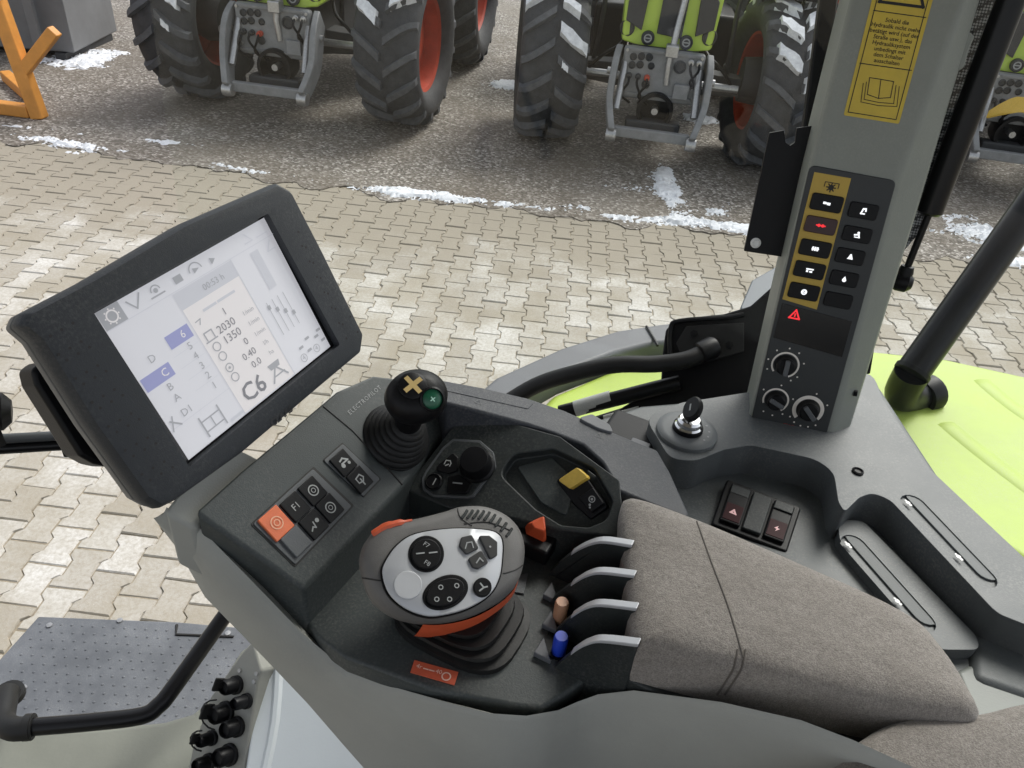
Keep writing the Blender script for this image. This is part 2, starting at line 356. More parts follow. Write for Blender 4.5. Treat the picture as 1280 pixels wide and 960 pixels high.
def plate(name, pl, pts, h0, h1, m, parent=None, r=0, px=True, **k):
    """plate on a plane: pts in photo pixels (or plane uv), top face at h1, bottom at h0"""
    top = [pl.px(p, h1) if px else pl.at(p[0], p[1], h1) for p in pts]
    if r: top = round_poly(top, r, 4)
    return prism(name, top, pl.n * (h0 - h1), m, parent, **k)
def rect(cu, cv, w, h, rot=0):
    c, s = math.cos(rot), math.sin(rot)
    return [(cu + x * c - y * s, cv + x * s + y * c) for x, y in ((-w / 2, -h / 2), (w / 2, -h / 2), (w / 2, h / 2), (-w / 2, h / 2))]
def ring_pts(cu, cv, r0, n=24, a0=0, a1=2 * math.pi):
    return [(cu + r0 * math.cos(a0 + (a1 - a0) * i / n), cv + r0 * math.sin(a0 + (a1 - a0) * i / n)) for i in range(n + (0 if a1 - a0 > 6.28 else 1))]
class Flat:
    """collects flat print shapes on one plane into a single mesh"""
    def __init__(s, pl, h): s.pl = pl; s.h = h; s.vs = []; s.fs = []
    def poly(s, uv):
        b = len(s.vs); hh = s.h + len(s.fs) * 3e-6; s.vs += [s.pl.at(u, v, hh) for u, v in uv]; s.fs.append(list(range(b, b + len(uv)))); return s
    def line(s, pts, wd, closed=False):
        P = [V((*p, 0)) for p in pts]
        for i in range(len(P) if closed else len(P) - 1):
            a, b = P[i], P[(i + 1) % len(P)]; d = (b - a)
            if d.length < 1e-7: continue
            d.normalize(); q = V((-d.y, d.x, 0)) * wd / 2; e = d * wd / 2
            s.poly([(x.x, x.y) for x in (a - q - e, b - q + e, b + q + e, a + q - e)])
        return s
    def ring(s, cu, cv, r, wd, a0=0, a1=2 * math.pi, n=24):
        for i in range(n):
            t0 = a0 + (a1 - a0) * i / n; t1 = a0 + (a1 - a0) * (i + 1) / n
            s.poly([(cu + q * math.cos(t), cv + q * math.sin(t)) for q, t in ((r - wd / 2, t0), (r + wd / 2, t0), (r + wd / 2, t1), (r - wd / 2, t1))])
        return s
    def disc(s, cu, cv, r, n=16): return s.poly(ring_pts(cu, cv, r, n))
    def build(s, name, m, parent): return obj(name, s.vs, s.fs, m, parent, smooth=False)
def box(name, c, ux, uy, uz, m, parent=None, **k):
    """box by centre and three half-axis vectors"""
    c = V(c); ux, uy, uz = V(ux), V(uy), V(uz)
    top = [c + uz + ux * a + uy * b for a, b in ((-1, -1), (1, -1), (1, 1), (-1, 1))]
    return prism(name, top, -2 * uz, m, parent, **k)
from mathutils.bvhtree import BVHTree
def cast(o, p):
    me = o.data; o3 = off(o); t = BVHTree.FromPolygons([v.co + o3 for v in me.vertices], [list(q.vertices) for q in me.polygons])
    d = ray(*p).normalized(); h = t.ray_cast(CAM, d); n = h[1] if h[1].dot(d) < 0 else -h[1]
    return h[0], n
def drape(o, pxs, lift=0.0):
    '''points of a surface of o under photo pixels'''
    me = o.data; o3 = off(o); t = BVHTree.FromPolygons([v.co + o3 for v in me.vertices], [list(p.vertices) for p in me.polygons]); res = []
    for p in pxs:
        d = ray(*p).normalized(); h = t.ray_cast(CAM, d)
        if h[0] is not None: res.append(h[0] + (h[1] if h[1].dot(d) < 0 else -h[1]) * lift)
    return res
def dense(pts, n=8):
    return [(x.x, x.y) for x in smooth_loop([V((*p, 0)) for p in pts], n, False)]
def copy_tree(o, parent=None):
    c = o.copy(); COL.objects.link(c); c.parent = parent
    for ch in list(o.children): copy_tree(ch, c)
    return c

# ================================================================== THE YARD
def sheet(name, pts, m, kind='structure', z=None):
    return tag(obj(name, pts, [list(range(len(pts)))], m, None, smooth=False), kind=kind)
sheet('ground', [V((-80, -80, -0.05)), V((80, -80, -0.05)), V((80, 80, -0.05)), V((-80, 80, -0.05))], ground_mat('sand_joint'))
# the edge between asphalt and paving, found from where it shows in the picture
EDGE = [V((-14, 7.6, 0)), V((-7, 6.75, 0))] + [atz(p, 0) for p in ((0, 172), (230, 205), (480, 243), (700, 268), (930, 292))] + [V((5, 5.85, 0)), V((14, 5.6, 0))]
def edge_y(x):
    for a, b in zip(EDGE, EDGE[1:]):
        if a.x <= x <= b.x: return a.y + (b.y - a.y) * (x - a.x) / (b.x - a.x)
    return EDGE[0].y if x < EDGE[0].x else EDGE[-1].y
jag = []
for a, b in zip(EDGE, EDGE[1:]):
    n = max(1, int((b - a).length / 0.035))
    for i in range(n):
        q = a.lerp(b, i / n); jag.append(V((q.x, q.y - 0.05 + 0.24 * noise.noise(V((q.x * 3, 0, 2))) + 0.05 * noise.noise(V((q.x * 13, 0, 5))), 0.006)))
as_top = jag + [V((60, 8, 0.006)), V((60, 70, 0.006)), V((-60, 70, 0.006)), V((-60, 8, 0.006))]
asphalt = prism('asphalt_road', as_top, V((0, 0, -0.005)), ground_mat('asphalt'), None, smooth=False); tag(asphalt, kind='structure')
# interlocking concrete pavers, double-T shaped
PC = ray(741, -196); PC.z = 0; PC.normalize(); PQ = V((PC.y, -PC.x, 0))
P_ORG = atz((148.7, 642.5), 0)
PL, PW = 0.200, 0.139
def paver_mesh(seed):
    rr = random.Random(seed); hl = PL / 2 - 0.0022; wh, ww = 0.082 - 0.002, 0.0570 - 0.002; t1, t2 = 0.036, 0.060
    q = [(hl, wh), (hl - t1, wh), (hl - t2, ww)]
    o = q + [(-x, y) for x, y in reversed(q)]; o = o + [(-x, -y) for x, y in o]
    n = len(o); j = lambda: rr.uniform(-0.0012, 0.0012)
    top = [(y * 0.93 + j(), x * 0.955 + j(), 0.0 + rr.uniform(-0.0006, 0.0006)) for x, y in o]; mid = [(y + j(), x + j(), -0.0065) for x, y in o]; low = [(y, x, -0.045) for x, y in o]
    me = bpy.data.meshes.new('paver')
    fs = [list(range(n))] + [[k * n + i, (k + 1) * n + i, (k + 1) * n + (i + 1) % n, k * n + (i + 1) % n] for k in range(2) for i in range(n)]
    me.from_pydata(top + mid + low, [], fs); bm = bmesh.new(); bm.from_mesh(me); bmesh.ops.recalc_face_normals(bm, faces=bm.faces); bm.to_mesh(me); bm.free()
    return me
PV = [paver_mesh(i) for i in range(6)]
mp, mpf = paver_mat(False), paver_mat(True)
for me in PV: me.materials.append(mp)
bed = [V((p.x, p.y + 0.15, -0.009)) for p in EDGE] + [V((14, -6, -0.009)), V((-14, -6, -0.009))]
paving = tag(obj('paving', bed, [list(range(len(bed)))], ground_mat('sand_bed'), None, smooth=False), kind='structure')
HIDE = [[(20, 400), (350, 222), (370, 232), (462, 430), (200, 640), (165, 620)], [(205, 640), (470, 460), (870, 640), (1280, 900), (1280, 960), (300, 960), (430, 930)],
        [(830, 390), (935, 370), (1065, -5), (1230, -5), (1090, 480), (1280, 700), (1280, 960), (860, 660)], [(0, 905), (0, 850), (48, 770), (310, 785), (310, 900)], [(580, 480), (830, 405), (960, 380), (960, 520), (700, 540)]]
def inside(p, poly):
    c = False; n = len(poly)
    for i in range(n):
        (x1, y1), (x2, y2) = poly[i], poly[i - 1]
        if (y1 > p[1]) != (y2 > p[1]) and p[0] < (x2 - x1) * (p[1] - y1) / (y2 - y1) + x1: c = not c
    return c
cand = []
for jx in range(-70, 75):
    for ky in range(-30, 48):
        c = P_ORG + PQ * (jx * PW) + PC * (-(PL / 2) + ky * PL + (jx % 2) * PL / 2)
        if c.y > edge_y(c.x) + 0.06 or c.y < -0.6 or abs(c.x) > 8: continue
        x, y, d = to_px(c); vis = d > 0 and -15 < x < 1295 and -10 < y < 970 and not any(inside((x, y), h) for h in HIDE)
        cand.append((0 if vis else 1, d if d > 0 else 99, c, (jx, ky)))
cand.sort(key=lambda a: (a[0], a[1]))
vall, fall = [], []
base_rot = math.atan2(-PC.x, PC.y)
for i, (hid, d, c, jk) in enumerate(cand):
    r = random.Random(hash(jk) & 0xffff); me = PV[r.randrange(6)]
    mw = Matrix.Translation(c + V((0, 0, r.uniform(-0.005, 0.003)))) @ Matrix.Rotation(base_rot + r.gauss(0, 0.016) + (math.pi if r.random() < 0.5 else 0), 4, 'Z') @ Matrix.Rotation(r.gauss(0, 0.006), 4, 'X') @ Matrix.Rotation(r.gauss(0, 0.006), 4, 'Y')
    if i < 300 and not hid:
        o = bpy.data.objects.new('paver', me); COL.objects.link(o); o.parent = paving; o.matrix_local = mw
    else:
        b = len(vall); vall += [mw @ v.co for v in me.vertices]; fall += [[b + k for k in p.vertices] for p in me.polygons]
po = obj('far_paver', vall, fall, mpf, paving, smooth=False); po['kind'] = 'stuff'

# snow lying along the edge and in patches on the asphalt
def snow_patch(name, x0, x1, y0, y1, dens, cell, seed, label, th=0.035):
    nx, ny = int((x1 - x0) / cell), int((y1 - y0) / cell); idx = {}; vs = []; fs = []
    def hgt(i, j):
        x, y = x0 + i * cell, y0 + j * cell
        f = noise.fractal(V((x * 1.3, y * 1.8, seed)), 1.0, 2.0, 6) * 0.52 + noise.noise(V((x * 9, y * 9, seed + 3))) * 0.24 + noise.noise(V((x * 40, y * 40, seed + 5))) * 0.36
        return f + dens(x, y)
    H = [[hgt(i, j) for j in range(ny + 1)] for i in range(nx + 1)]
    def vid(i, j):
        if (i, j) not in idx:
            idx[(i, j)] = len(vs)
            vs.append(V((x0 + i * cell + random.uniform(-.3, .3) * cell, y0 + j * cell + random.uniform(-.3, .3) * cell, min(th, max(-0.004, H[i][j] * th * 2.5)) + 0.001)))
        return idx[(i, j)]
    for i in range(nx):
        for j in range(ny):
            hm = max(H[i][j], H[i + 1][j], H[i][j + 1], H[i + 1][j + 1])
            if hm > 0 and (hm > 0.22 or random.random() < 0.35 + hm * 2.5):
                fs.append([vid(i, j), vid(i + 1, j), vid(i + 1, j + 1), vid(i, j + 1)])
    if not fs: return
    o = obj(name, vs, fs, M_snow, None); tag(o, label, 'snow', kind='stuff')
def d_edge(x, y):
    e = edge_y(x); g = -0.80
    g += 0.62 * math.exp(-((y - e - 0.06) / 0.12) ** 2)
    for sx, am, wx in ((-4.2, .35, .7), (-2.6, .25, .6), (-0.95, .45, .5), (0.5, .30, .8), (1.25, .42, .5), (2.0, .3, .6), (3.6, .3, 1.2)): g += am * math.exp(-((x - sx) / wx) ** 2 - ((y - e - 0.10) / 0.2) ** 2)
    return g
snow_patch('snow', -6.5, 7.0, 5.6, 7.1, d_edge, 0.017, 1.7, 'thin broken line of snow where asphalt meets the paving', 0.028)
def blobs(lst, base=-0.95):
    def f(x, y):
        return base + sum(a * math.exp(-((x - bx) / sx) ** 2 - ((y - by) / sy) ** 2) for bx, by, sx, sy, a in lst)
    return f
def bl(px, sx, sy, a=1.2):
    p = atz(px, 0); return (p.x, p.y, sx, sy, a)
bl1 = [bl((840, 245), 0.16, 0.55, 0.95), bl((900, 262), 0.3, 0.25, 0.8), bl((780, 235), 0.3, 0.2, 0.6), bl((500, 240), 0.45, 0.08, 0.9), bl((870, 280), 0.5, 0.1, 0.9), bl((740, 262), 0.4, 0.1, 0.7), bl((1150, 290), 0.5, 0.4, 0.7), bl((880, 150), 0.25, 0.3, 1.0), bl((640, 108), 0.22, 0.25, 1.4), bl((580, 80), 0.3, 0.5, 0.5), bl((560, 190), 0.5, 0.3, 0.35), bl((1260, 300), 0.5, 0.3, 0.8), bl((830, 215), 0.12, 0.3, 0.5), bl((1180, 270), 0.6, 0.35, 0.4), bl((700, 200), 0.8, 0.5, 0.12)]
snow_patch('snow', -1.6, 6.0, 5.9, 10.5, blobs(bl1, -0.66), 0.019, 4.1, 'scattered patches of melting snow on the asphalt around the parked tractors')
bl2 = [bl((110, 75), 0.5, 0.5, 1.3), bl((40, 160), 0.5, 0.1, 0.9), bl((200, 178), 0.6, 0.1, 0.7), bl((620, 20), 0.6, 1.0, 0.8), bl((90, 190), 0.9, 0.12, 0.5)]
snow_patch('snow', -7.5, -1.0, 6.2, 13.5, blobs(bl2, -0.72), 0.026, 9.3, 'snow lying beside the orange frame stand and far tyre tracks')

# ================================================================== PARKED TRACTORS
def tyre_wheel(parent, c, axis, R, Wd, rimr, label=None, lugs=20, snow=True, seed=0, detail=True):
    """agricultural wheel: carcass with chevron lugs, rim dish and hub; c = centre, axis = outward side"""
    rr = random.Random(seed); axis = V(axis).normalized(); u = axis.cross(UZ).normalized(); v = u.cross(axis)
    if v.z < 0: v = -v
    h = Wd / 2; Rc = R - 0.06
    wheel = None
    prof = [(rimr, -h * 0.72), (rimr + 0.03, -h * 0.86), ((rimr + Rc) / 2, -h * 1.02), (Rc - 0.07, -h * 0.99), (Rc - 0.025, -h * 0.88), (Rc, -h * 0.55), (Rc + 0.008, 0), (Rc, h * 0.55), (Rc - 0.025, h * 0.88), (Rc - 0.07, h * 0.99), ((rimr + Rc) / 2, h * 1.02), (rimr + 0.03, h * 0.86), (rimr, h * 0.72)]
    def P(ang, r, a): return c + axis * a + (u * math.cos(ang) + v * math.sin(ang)) * r
    vs, fs = [], []; n = 56
    for i in range(n):
        for r, a in prof: vs.append(P(2 * math.pi * i / n, r, a))
    m = len(prof)
    for i in range(n):
        for j in range(m - 1): fs.append([i * m + j, i * m + j + 1, (i + 1) % n * m + j + 1, (i + 1) % n * m + j])
    snow_v, snow_f = [], []; ncar = len(fs)
    def lug(a0, side, vs, fs, lift=0.0, t0=0.0, t1=1.0, wid=1.0, jag=0):
        st = 5; b0 = len(vs)
        for k in range(st + 1):
            t = t0 + (t1 - t0) * k / st
            a = side * (0.02 + t * (h * 1.0 - 0.02)); ang = a0 + t * 0.30 - 0.05 * t * t
            rb = Rc - 0.03 - 0.05 * max(0, t - 0.75) / 0.25; rt = R + lift - 0.075 * max(0, t - 0.72) / 0.28
            wb, wt = 0.046 * wid / R, 0.034 * wid / R * (1 - 0.2 * t)
            wt *= 1 + rr.uniform(-jag, jag); 
            for aa, r in ((ang - wb, rb), (ang - wt, rt), (ang + wt, rt), (ang + wb, rb)): vs.append(P(aa, r, a))
        for k in range(st):
            for q in range(3): fs.append([b0 + k * 4 + q, b0 + k * 4 + q + 1, b0 + k * 4 + 5 + q, b0 + k * 4 + 4 + q])
        fs.append([b0, b0 + 1, b0 + 2, b0 + 3]); e = b0 + st * 4; fs.append([e, e + 3, e + 2, e + 1])
    for i in range(lugs):
        for side in (-1, 1):
            a0 = 2 * math.pi * (i + (0.5 if side > 0 else 0)) / lugs
            # the chevron points down at the front of the tyre
            lug(a0, side, vs, fs)
            am = a0 + 0.15
            if snow and math.sin(am) > 0.22 and rr.random() < 0.93:
                t0 = rr.uniform(0, 0.15); t1 = rr.uniform(0.55, 1.0)
                lug(a0 + 0.022, side, snow_v, snow_f, 0.020, t0, t1, 1.5, 0.35)
            elif snow and math.sin(am) > 0.0 and rr.random() < 0.35:
                t0 = rr.uniform(0, 0.5); lug(a0 + 0.015, side, snow_v, snow_f, 0.010, t0, t0 + rr.uniform(0.15, 0.3), 0.8, 0.3)
    ty = obj('tyre', vs, fs, M_tyre, parent, ang=40, ms=[M_tyre, M_lug])
    for pl_ in ty.data.polygons:
        if pl_.index >= ncar: pl_.material_index = 1
    if snow_v:
        so = obj('snow_cover', snow_v, snow_f, M_snow, ty)
    rp = [(rimr + 0.012, -h * 0.74), (rimr - 0.02, -h * 0.70), (rimr - 0.045, -h * 0.3), (rimr - 0.05, h * 0.25), (rimr - 0.03, h * 0.66), (rimr + 0.012, h * 0.74)]
    lathe('rim', c, axis, rp, M_redrim, ty, n=40, cap=False)
    lathe('rim_dish', c, axis, [(rimr - 0.035, h * 0.2), (rimr * 0.75, h * 0.12), (rimr * 0.45, h * 0.05), (rimr * 0.42, h * 0.35), (0.02, h * 0.38)], M_redrim, ty, n=32)
    return ty
def px_on(pl): return lambda *pts: [pl.px(p) for p in pts]
def make_tractor(loc, yaw, label, grp, steer=0, seed=0, hood=True):
    """front half and rear wheels of a parked tractor, built in local axes: x across, -y forward (to the yard), z up"""
    T = thing('tractor', loc, label, 'tractor', grp)
    L = lambda x, y, z: V(loc) + V((x, y, z))
    def bx(name, x0, x1, y0, y1, z0, z1, m, par=T, **k):
        return box(name, L((x0 + x1) / 2, (y0 + y1) / 2, (z0 + z1) / 2), V(((x1 - x0) / 2, 0, 0)), V((0, (y1 - y0) / 2, 0)), V((0, 0, (z1 - z0) / 2)), m, par, **k)
    tr, R, Wd = 1.08, 0.77, 0.61
    for s in (-1, 1):
        a = V((s * math.cos(steer), s * math.sin(steer), 0))
        w = tyre_wheel(T, L(s * tr, 0, R), a, R, Wd, 0.44, seed=seed + s, lugs=17)
        lathe('axle_hub', L(s * (tr - 0.02), 0, R), V((s, 0, 0)), [(0.20, -0.28), (0.22, -0.1), (0.17, 0.02), (0.15, 0.12)], M_darkiron, T, n=20)
        # front mudguard
        prof = []
        for k in range(9):
            an = math.radians(66 + k * 10); prof.append((math.cos(an) * -(R + 0.09), R + math.sin(an) * (R + 0.09)))
        vs, fs = [], []
        for (yy, zz) in prof:
            for xx, dz in ((-0.33, -0.05), (-0.29, 0), (0.29, 0), (0.33, -0.05)): vs.append(L(s * tr + xx, yy, zz + dz))
        for k in range(8):
            for q in range(3): fs.append([k * 4 + q, k * 4 + q + 1, k * 4 + 5 + q, k * 4 + 4 + q])
        mg = obj('mudguard', vs, fs, mat('mudguard_black', (0.012, 0.012, 0.013), 0.8, spec=0.15), T); sm = mg.modifiers.new('solid', 'SOLIDIFY'); sm.thickness = 0.02
        tube('mudguard_bracket', [L(s * (tr - 0.42), 0.05, R - 0.05), L(s * (tr - 0.46), 0.0, R + 0.35), L(s * (tr - 0.44), 0.05, R + 0.72), L(s * (tr - 0.2), 0.05, R + 0.86)], 0.022, M_darkiron, T, n=8, smooth_n=4)
    # axle and drive line
    loft('axle_beam', [[L(x, y * k, R - 0.06 + z * k) for y, z in ((-0.1, -0.12), (0.12, -0.12), (0.14, 0.1), (-0.12, 0.1))] for x, k in ((-0.85, 0.7), (-0.35, 1.0), (0, 1.3), (0.35, 1.0), (0.85, 0.7))], M_darkiron, T, bevel=0.01)
    tube('steering_ram', [L(-0.75, -0.22, R - 0.05), L(0.75, -0.22, R - 0.05)], 0.035, M_steel, T, n=10)
    for s in (-1, 1): tube('hydraulic_hose', [L(s * 0.7, -0.2, R - 0.05), L(s * 0.55, -0.24, R + 0.12), L(s * 0.42, -0.15, R + 0.2), L(s * 0.34, 0, R + 0.3)], 0.016, M_black, T, n=8, smooth_n=5)
    # front casting and its plate
    bx('front_frame', -0.30, 0.30, -0.55, 0.5, R - 0.06, R + 0.30, M_darkiron, bevel=0.02)
    plt = bx('front_plate', -0.36, 0.36, -0.66, -0.56, R - 0.14, R + 0.30, M_iron, bevel=0.03)
    pp = Plane(L(0, -0.66, R + 0.08), V((0, -1, 0)), V((1, 0, 0)))
    for x, z, r in ((-.27, .14, .026), (-.20, .15, .026), (-.13, .15, .026), (-.27, .07, .026), (-.20, .08, .026), (-.10, .08, .024), (.15, .10, .045), (.20, -.10, .04), (-.12, -.08, .03), (.30, .14, .015), (-.32, -.12, .015), (.32, -.16, .015)):
        lathe('plate_port', pp.at(x, z), pp.n, [(r * 1.25, -0.01), (r * 1.25, 0.012), (r * 0.95, 0.018), (r * 0.9, 0.004), (0.001, 0.004)], M_darkiron if r > 0.02 else M_steel, plt, n=14)
    bx('coupler_block', 0.13, 0.27, -0.70, -0.655, R - 0.09, R + 0.04, M_iron, plt, bevel=0.01)
    lathe('power_shaft_guard', L(0, -0.56, R - 0.22), V((0, -1, 0)), [(0.15, -0.1), (0.17, 0.08), (0.165, 0.16), (0.135, 0.16), (0.13, 0.02), (0.001, 0.02)], M_black, T, n=28)
    lathe('power_shaft', L(0, -0.56, R - 0.22), V((0, -1, 0)), [(0.03, 0), (0.03, 0.14), (0.001, 0.14)], M_steel, T, n=14)
    for s in (-1, 1):
        pts = [L(s * 0.40, -0.52, R + 0.22), L(s * 0.42, -0.66, R + 0.10), L(s * 0.42, -0.78, R - 0.16), L(s * 0.36, -0.94, R - 0.38)]
        arm = smooth_loop(pts, 5, False)
        rings = []
        for i, p in enumerate(arm):
            d = (arm[min(i + 1, len(arm) - 1)] - arm[max(i - 1, 0)]).normalized(); nn = V((1, 0, 0)); q = d.cross(nn).normalized(); wd = 0.115 - 0.05 * abs(i / len(arm) - 0.4)
            rings.append([p + nn * 0.03 * a + q * wd * b for a, b in ((-1, -1), (1, -1), (1, 1), (-1, 1))])
        la = loft('lower_link_arm', rings, M_iron, T, bevel=0.012)
        lathe('link_hook', L(s * 0.36, -0.95, R - 0.40), V((1, 0, 0)), [(0.001, -0.045), (0.055, -0.045), (0.06, 0), (0.055, 0.045), (0.001, 0.045)], M_steel, la, n=16)
        tube('lift_ram', [L(s * 0.33, -0.62, R + 0.18), L(s * 0.35, -0.84, R - 0.20)], 0.032, M_steel, T, n=12)
        lathe('pin', L(s * 0.44, -0.66, R + 0.08), V((s, 0, 0)), [(0.03, -0.05), (0.03, 0.04), (0.001, 0.045)], M_steel, T, n=12)
    bx('cross_bar', -0.34, 0.34, -0.93, -0.86, R - 0.42, R - 0.33, M_iron, bevel=0.012)
    for k, (x, mm) in enumerate(((-.28, M_darkiron), (-.20, M_darkiron), (-.12, M_redrim), (0.24, M_steel), (0.31, M_steel))):
        c = pp.at(x, -0.02 if k < 3 else 0.15)
        lathe('hydraulic_coupler', c, pp.n, [(0.026, 0), (0.026, 0.03), (0.020, 0.034), (0.020, 0.06), (0.001, 0.062)], mm, plt, n=12)
        tube('coupler_hose', [c + pp.n * 0.05, c + pp.n * 0.10 + UZ * -0.05, c + pp.n * 0.05 + V((0.05 if k % 2 else -0.05, 0, -0.16)), c + V((0.04, 0.02, -0.24))], 0.011, M_black, T, n=7, smooth_n=4)
    for x in (-.33, .33):
        for zz in (-.18, -.06, .06, .19): lathe('bolt', pp.at(x, zz), pp.n, [(0.014, 0), (0.014, 0.012), (0.001, 0.013)], M_steel, plt, n=6)
    for zz in (-.17, .20): bx('plate_rib', -0.30, 0.30, -0.675, -0.655, R + 0.08 + zz - 0.012, R + 0.08 + zz + 0.012, M_iron, plt, bevel=0.004)
    for s in (-1, 1): lathe('lamp_pod', L(s * 0.36, -0.5, R + 0.42), V((s * .4, -1, 0)), [(0.06, -0.06), (0.07, 0.02), (0.06, 0.03), (0.055, 0.015), (0.001, 0.015)], M_darkiron, T, n=16)
    bx('lower_guard', -0.25, 0.25, -0.75, -0.60, R - 0.40, R - 0.30, M_darkiron, bevel=0.02)
    tube('top_link', [L(0.06, -0.66, R + 0.02), L(0.05, -0.68, R + 0.20), L(0.07, -0.60, R + 0.50), L(0.09, -0.56, R + 0.72)], 0.028, M_steel, T, n=10)
    bx('top_link_bracket', 0.0, 0.11, -0.74, -0.62, R + 0.26, R + 0.36, M_steel, bevel=0.012)
    if hood:
        ring = lambda y, w0, w1, z0, z1, z2: [L(-w0, y, z0), L(-w1, y - 0.03, z0 - 0.02), L(w1, y - 0.03, z0 - 0.02), L(w0, y, z0), L(w0 + 0.02, y, z1), L(w1 * 0.9, y + 0.02, z2), L(-w1 * 0.9, y + 0.02, z2), L(-w0 - 0.02, y, z1)]
        z0 = R + 0.31
        hd = loft('hood', [ring(-0.52, 0.40, 0.24, z0, z0 + 0.42, z0 + 0.62), ring(-0.30, 0.42, 0.26, z0 + 0.02, z0 + 0.52, z0 + 0.76), ring(0.5, 0.44, 0.28, z0 + 0.05, z0 + 0.66, z0 + 0.92), ring(1.7, 0.45, 0.30, z0 + 0.1, z0 + 0.75, z0 + 1.02)], M_green, T, bevel=0.03)
        gp = Plane(L(0, -0.553, z0), V((0, -1, 0)), V((1, 0, 0)))
        for poly in ([(-.235, .11), (-.205, .60), (-.385, .40), (-.385, .18)], [(-.10, .10), (.12, .08), (.13, .62), (-.09, .62)], [(.235, .11), (.385, .18), (.385, .40), (.215, .60)]):
            g = plate('grille', gp, poly, -0.04, 0.012, M_darkiron, hd, px=False, bevel=0.008)
        for i, (x, zz) in enumerate(((-.17, .055), (.17, .055))):
            lamp = lathe('work_lamp', gp.at(x, zz), gp.n, [(0.058, -0.03), (0.058, 0.02), (0.046, 0.026), (0.044, 0.012), (0.001, 0.012)], M_darkiron, hd, n=22)
            f = Flat(gp, 0.0135); f.ring(x, zz, 0.03, 0.012); f.line([(x - .018, zz), (x + .018, zz)], 0.010); f.build('lamp_lens', M_greyprint, hd)
    bx('engine_block', -0.34, 0.34, 0.3, 2.3, R - 0.25, R + 0.55, M_darkiron, bevel=0.02)
    for s in (-1, 1):
        tyre_wheel(T, L(s * 1.02, 2.75, 0.95), V((s, 0, 0)), 0.95, 0.70, 0.55, seed=seed + 10 + s, lugs=20, snow=False)
    bx('rear_axle', -0.9, 0.9, 2.55, 2.95, 0.75, 1.1, M_darkiron, bevel=0.03)
    bx('fuel_tank', -0.75, -0.36, 1.0, 2.0, 0.55, 1.15, M_black, bevel=0.06)
    bx('battery_box', 0.36, 0.75, 1.0, 2.0, 0.55, 1.15, M_black, bevel=0.06)
    T.rotation_euler = (0, 0, yaw)
    return T
pa, pb = atz((687, 178), 0), atz((955, 214), 0)
mid = (pa + pb) / 2; yaw = math.atan2((pb - pa).y, (pb - pa).x)
bdir = V((-math.sin(yaw), math.cos(yaw), 0))
mid = mid + bdir * 0.25 - (pb - pa).normalized() * 0.11
make_tractor(mid, yaw, 'lime green tractor facing the cab with a grey front plate and snow on its tyres', None, steer=math.radians(10), seed=3)
pc, pd = atz((235, 122), 0), atz((518, 160), 0)
m2 = (pc + pd) / 2 + bdir * 0.2; yaw2 = math.atan2((pd - pc).y, (pd - pc).x)
make_tractor(m2, yaw2, 'tractor parked nearest the orange frame stand, its red rims turned to one side', None, steer=math.radians(-3), seed=21)
m3 = mid + V((math.cos(yaw), math.sin(yaw), 0)) * 3.47 + bdir * 0.8
t3 = make_tractor(m3, yaw - 0.05, 'tractor with a yellow coupling hook on its front linkage, behind the gas strut', None, steer=math.radians(-5), seed=40)
hk = V(m3)
loft('coupling_hook', [[hk + V((-0.34 + a * 0.34, -0.86 - 0.08 * math.sin(a * 3.1), 0.74 + 0.14 * math.sin(a * 2.6))) + q * (0.5 + 0.5 * math.sin(a * 3.1)) for q in (V((-.03, 0, -.07)), V((.03, 0, -.07)), V((.03, 0, .07)), V((-.03, 0, .07)))] for a in [k / 6 for k in range(7)]], M_yellow, t3, bevel=0.01)

# orange frame stand and the grey sheet-metal box behind it
q0 = atz((50, 148), 0); fs_ = thing('frame_stand', q0, 'orange painted steel frame stand with slanted braces on the asphalt', 'stand')
def bar(name, a, b, wd, m, par, **k):
    a, b = V(a), V(b); d = (b - a).normalized(); u = d.cross(V((0, 1, 0)) if abs(d.y) < 0.9 else UZ).normalized(); v = d.cross(u)
    return prism(name, [a + u * wd * x + v * wd * y for x, y in ((-1, -1), (1, -1), (1, 1), (-1, 1))], b - a, m, par, bevel=wd * 0.25)
up_ = lambda dx, dy, z: q0 + V((dx, dy, z))
bar('upright', up_(0, 0, 0.0), up_(-0.22, 0.1, 1.55), 0.06, M_orangeframe, fs_)
bar('brace', up_(-0.04, 0.02, 0.42), up_(0.32, 0.05, 0.78), 0.05, M_orangeframe, fs_)
bar('brace', up_(-0.14, 0.06, 1.05), up_(0.24, 0.1, 1.40), 0.05, M_orangeframe, fs_)
bar('base_rail', up_(-1.4, 0.1, 0.06), up_(-0.07, 0.0, 0.06), 0.055, M_orangeframe, fs_)
bar('base_rail', up_(-0.9, 1.0, 0.06), up_(-0.12, 0.22, 0.06), 0.05, M_orangeframe, fs_)
bar('upright', up_(-1.3, 0.1, 0.0), up_(-1.5, 0.2, 1.55), 0.06, M_orangeframe, fs_)
q1 = atz((85, 78), 0)
sb = thing('metal_box', q1 + V((-1.6, 0.6, 0)), 'grey sheet metal box standing behind the orange frame', 'box')
box('shell', q1 + V((-1.6, 0.6, 0.78)), V((1.6, 0.1, 0)), V((-0.04, 0.6, 0)), V((0, 0, 0.7)), M_box, sb, bevel=0.02)
for k in range(4): box('rib', q1 + V((-0.25 - k * 0.7, -0.06 - k * 0.045, 0.78)), V((0.05, 0, 0)), V((0, 0.03, 0)), V((0, 0, 0.66)), M_box, sb, bevel=0.008)
for k in (0.1, 3.0): box('skid', q1 + V((-k, 0.6, 0.04)), V((0.06, 0, 0)), V((0, 0.55, 0)), V((0, 0, 0.038)), M_darkiron, sb)

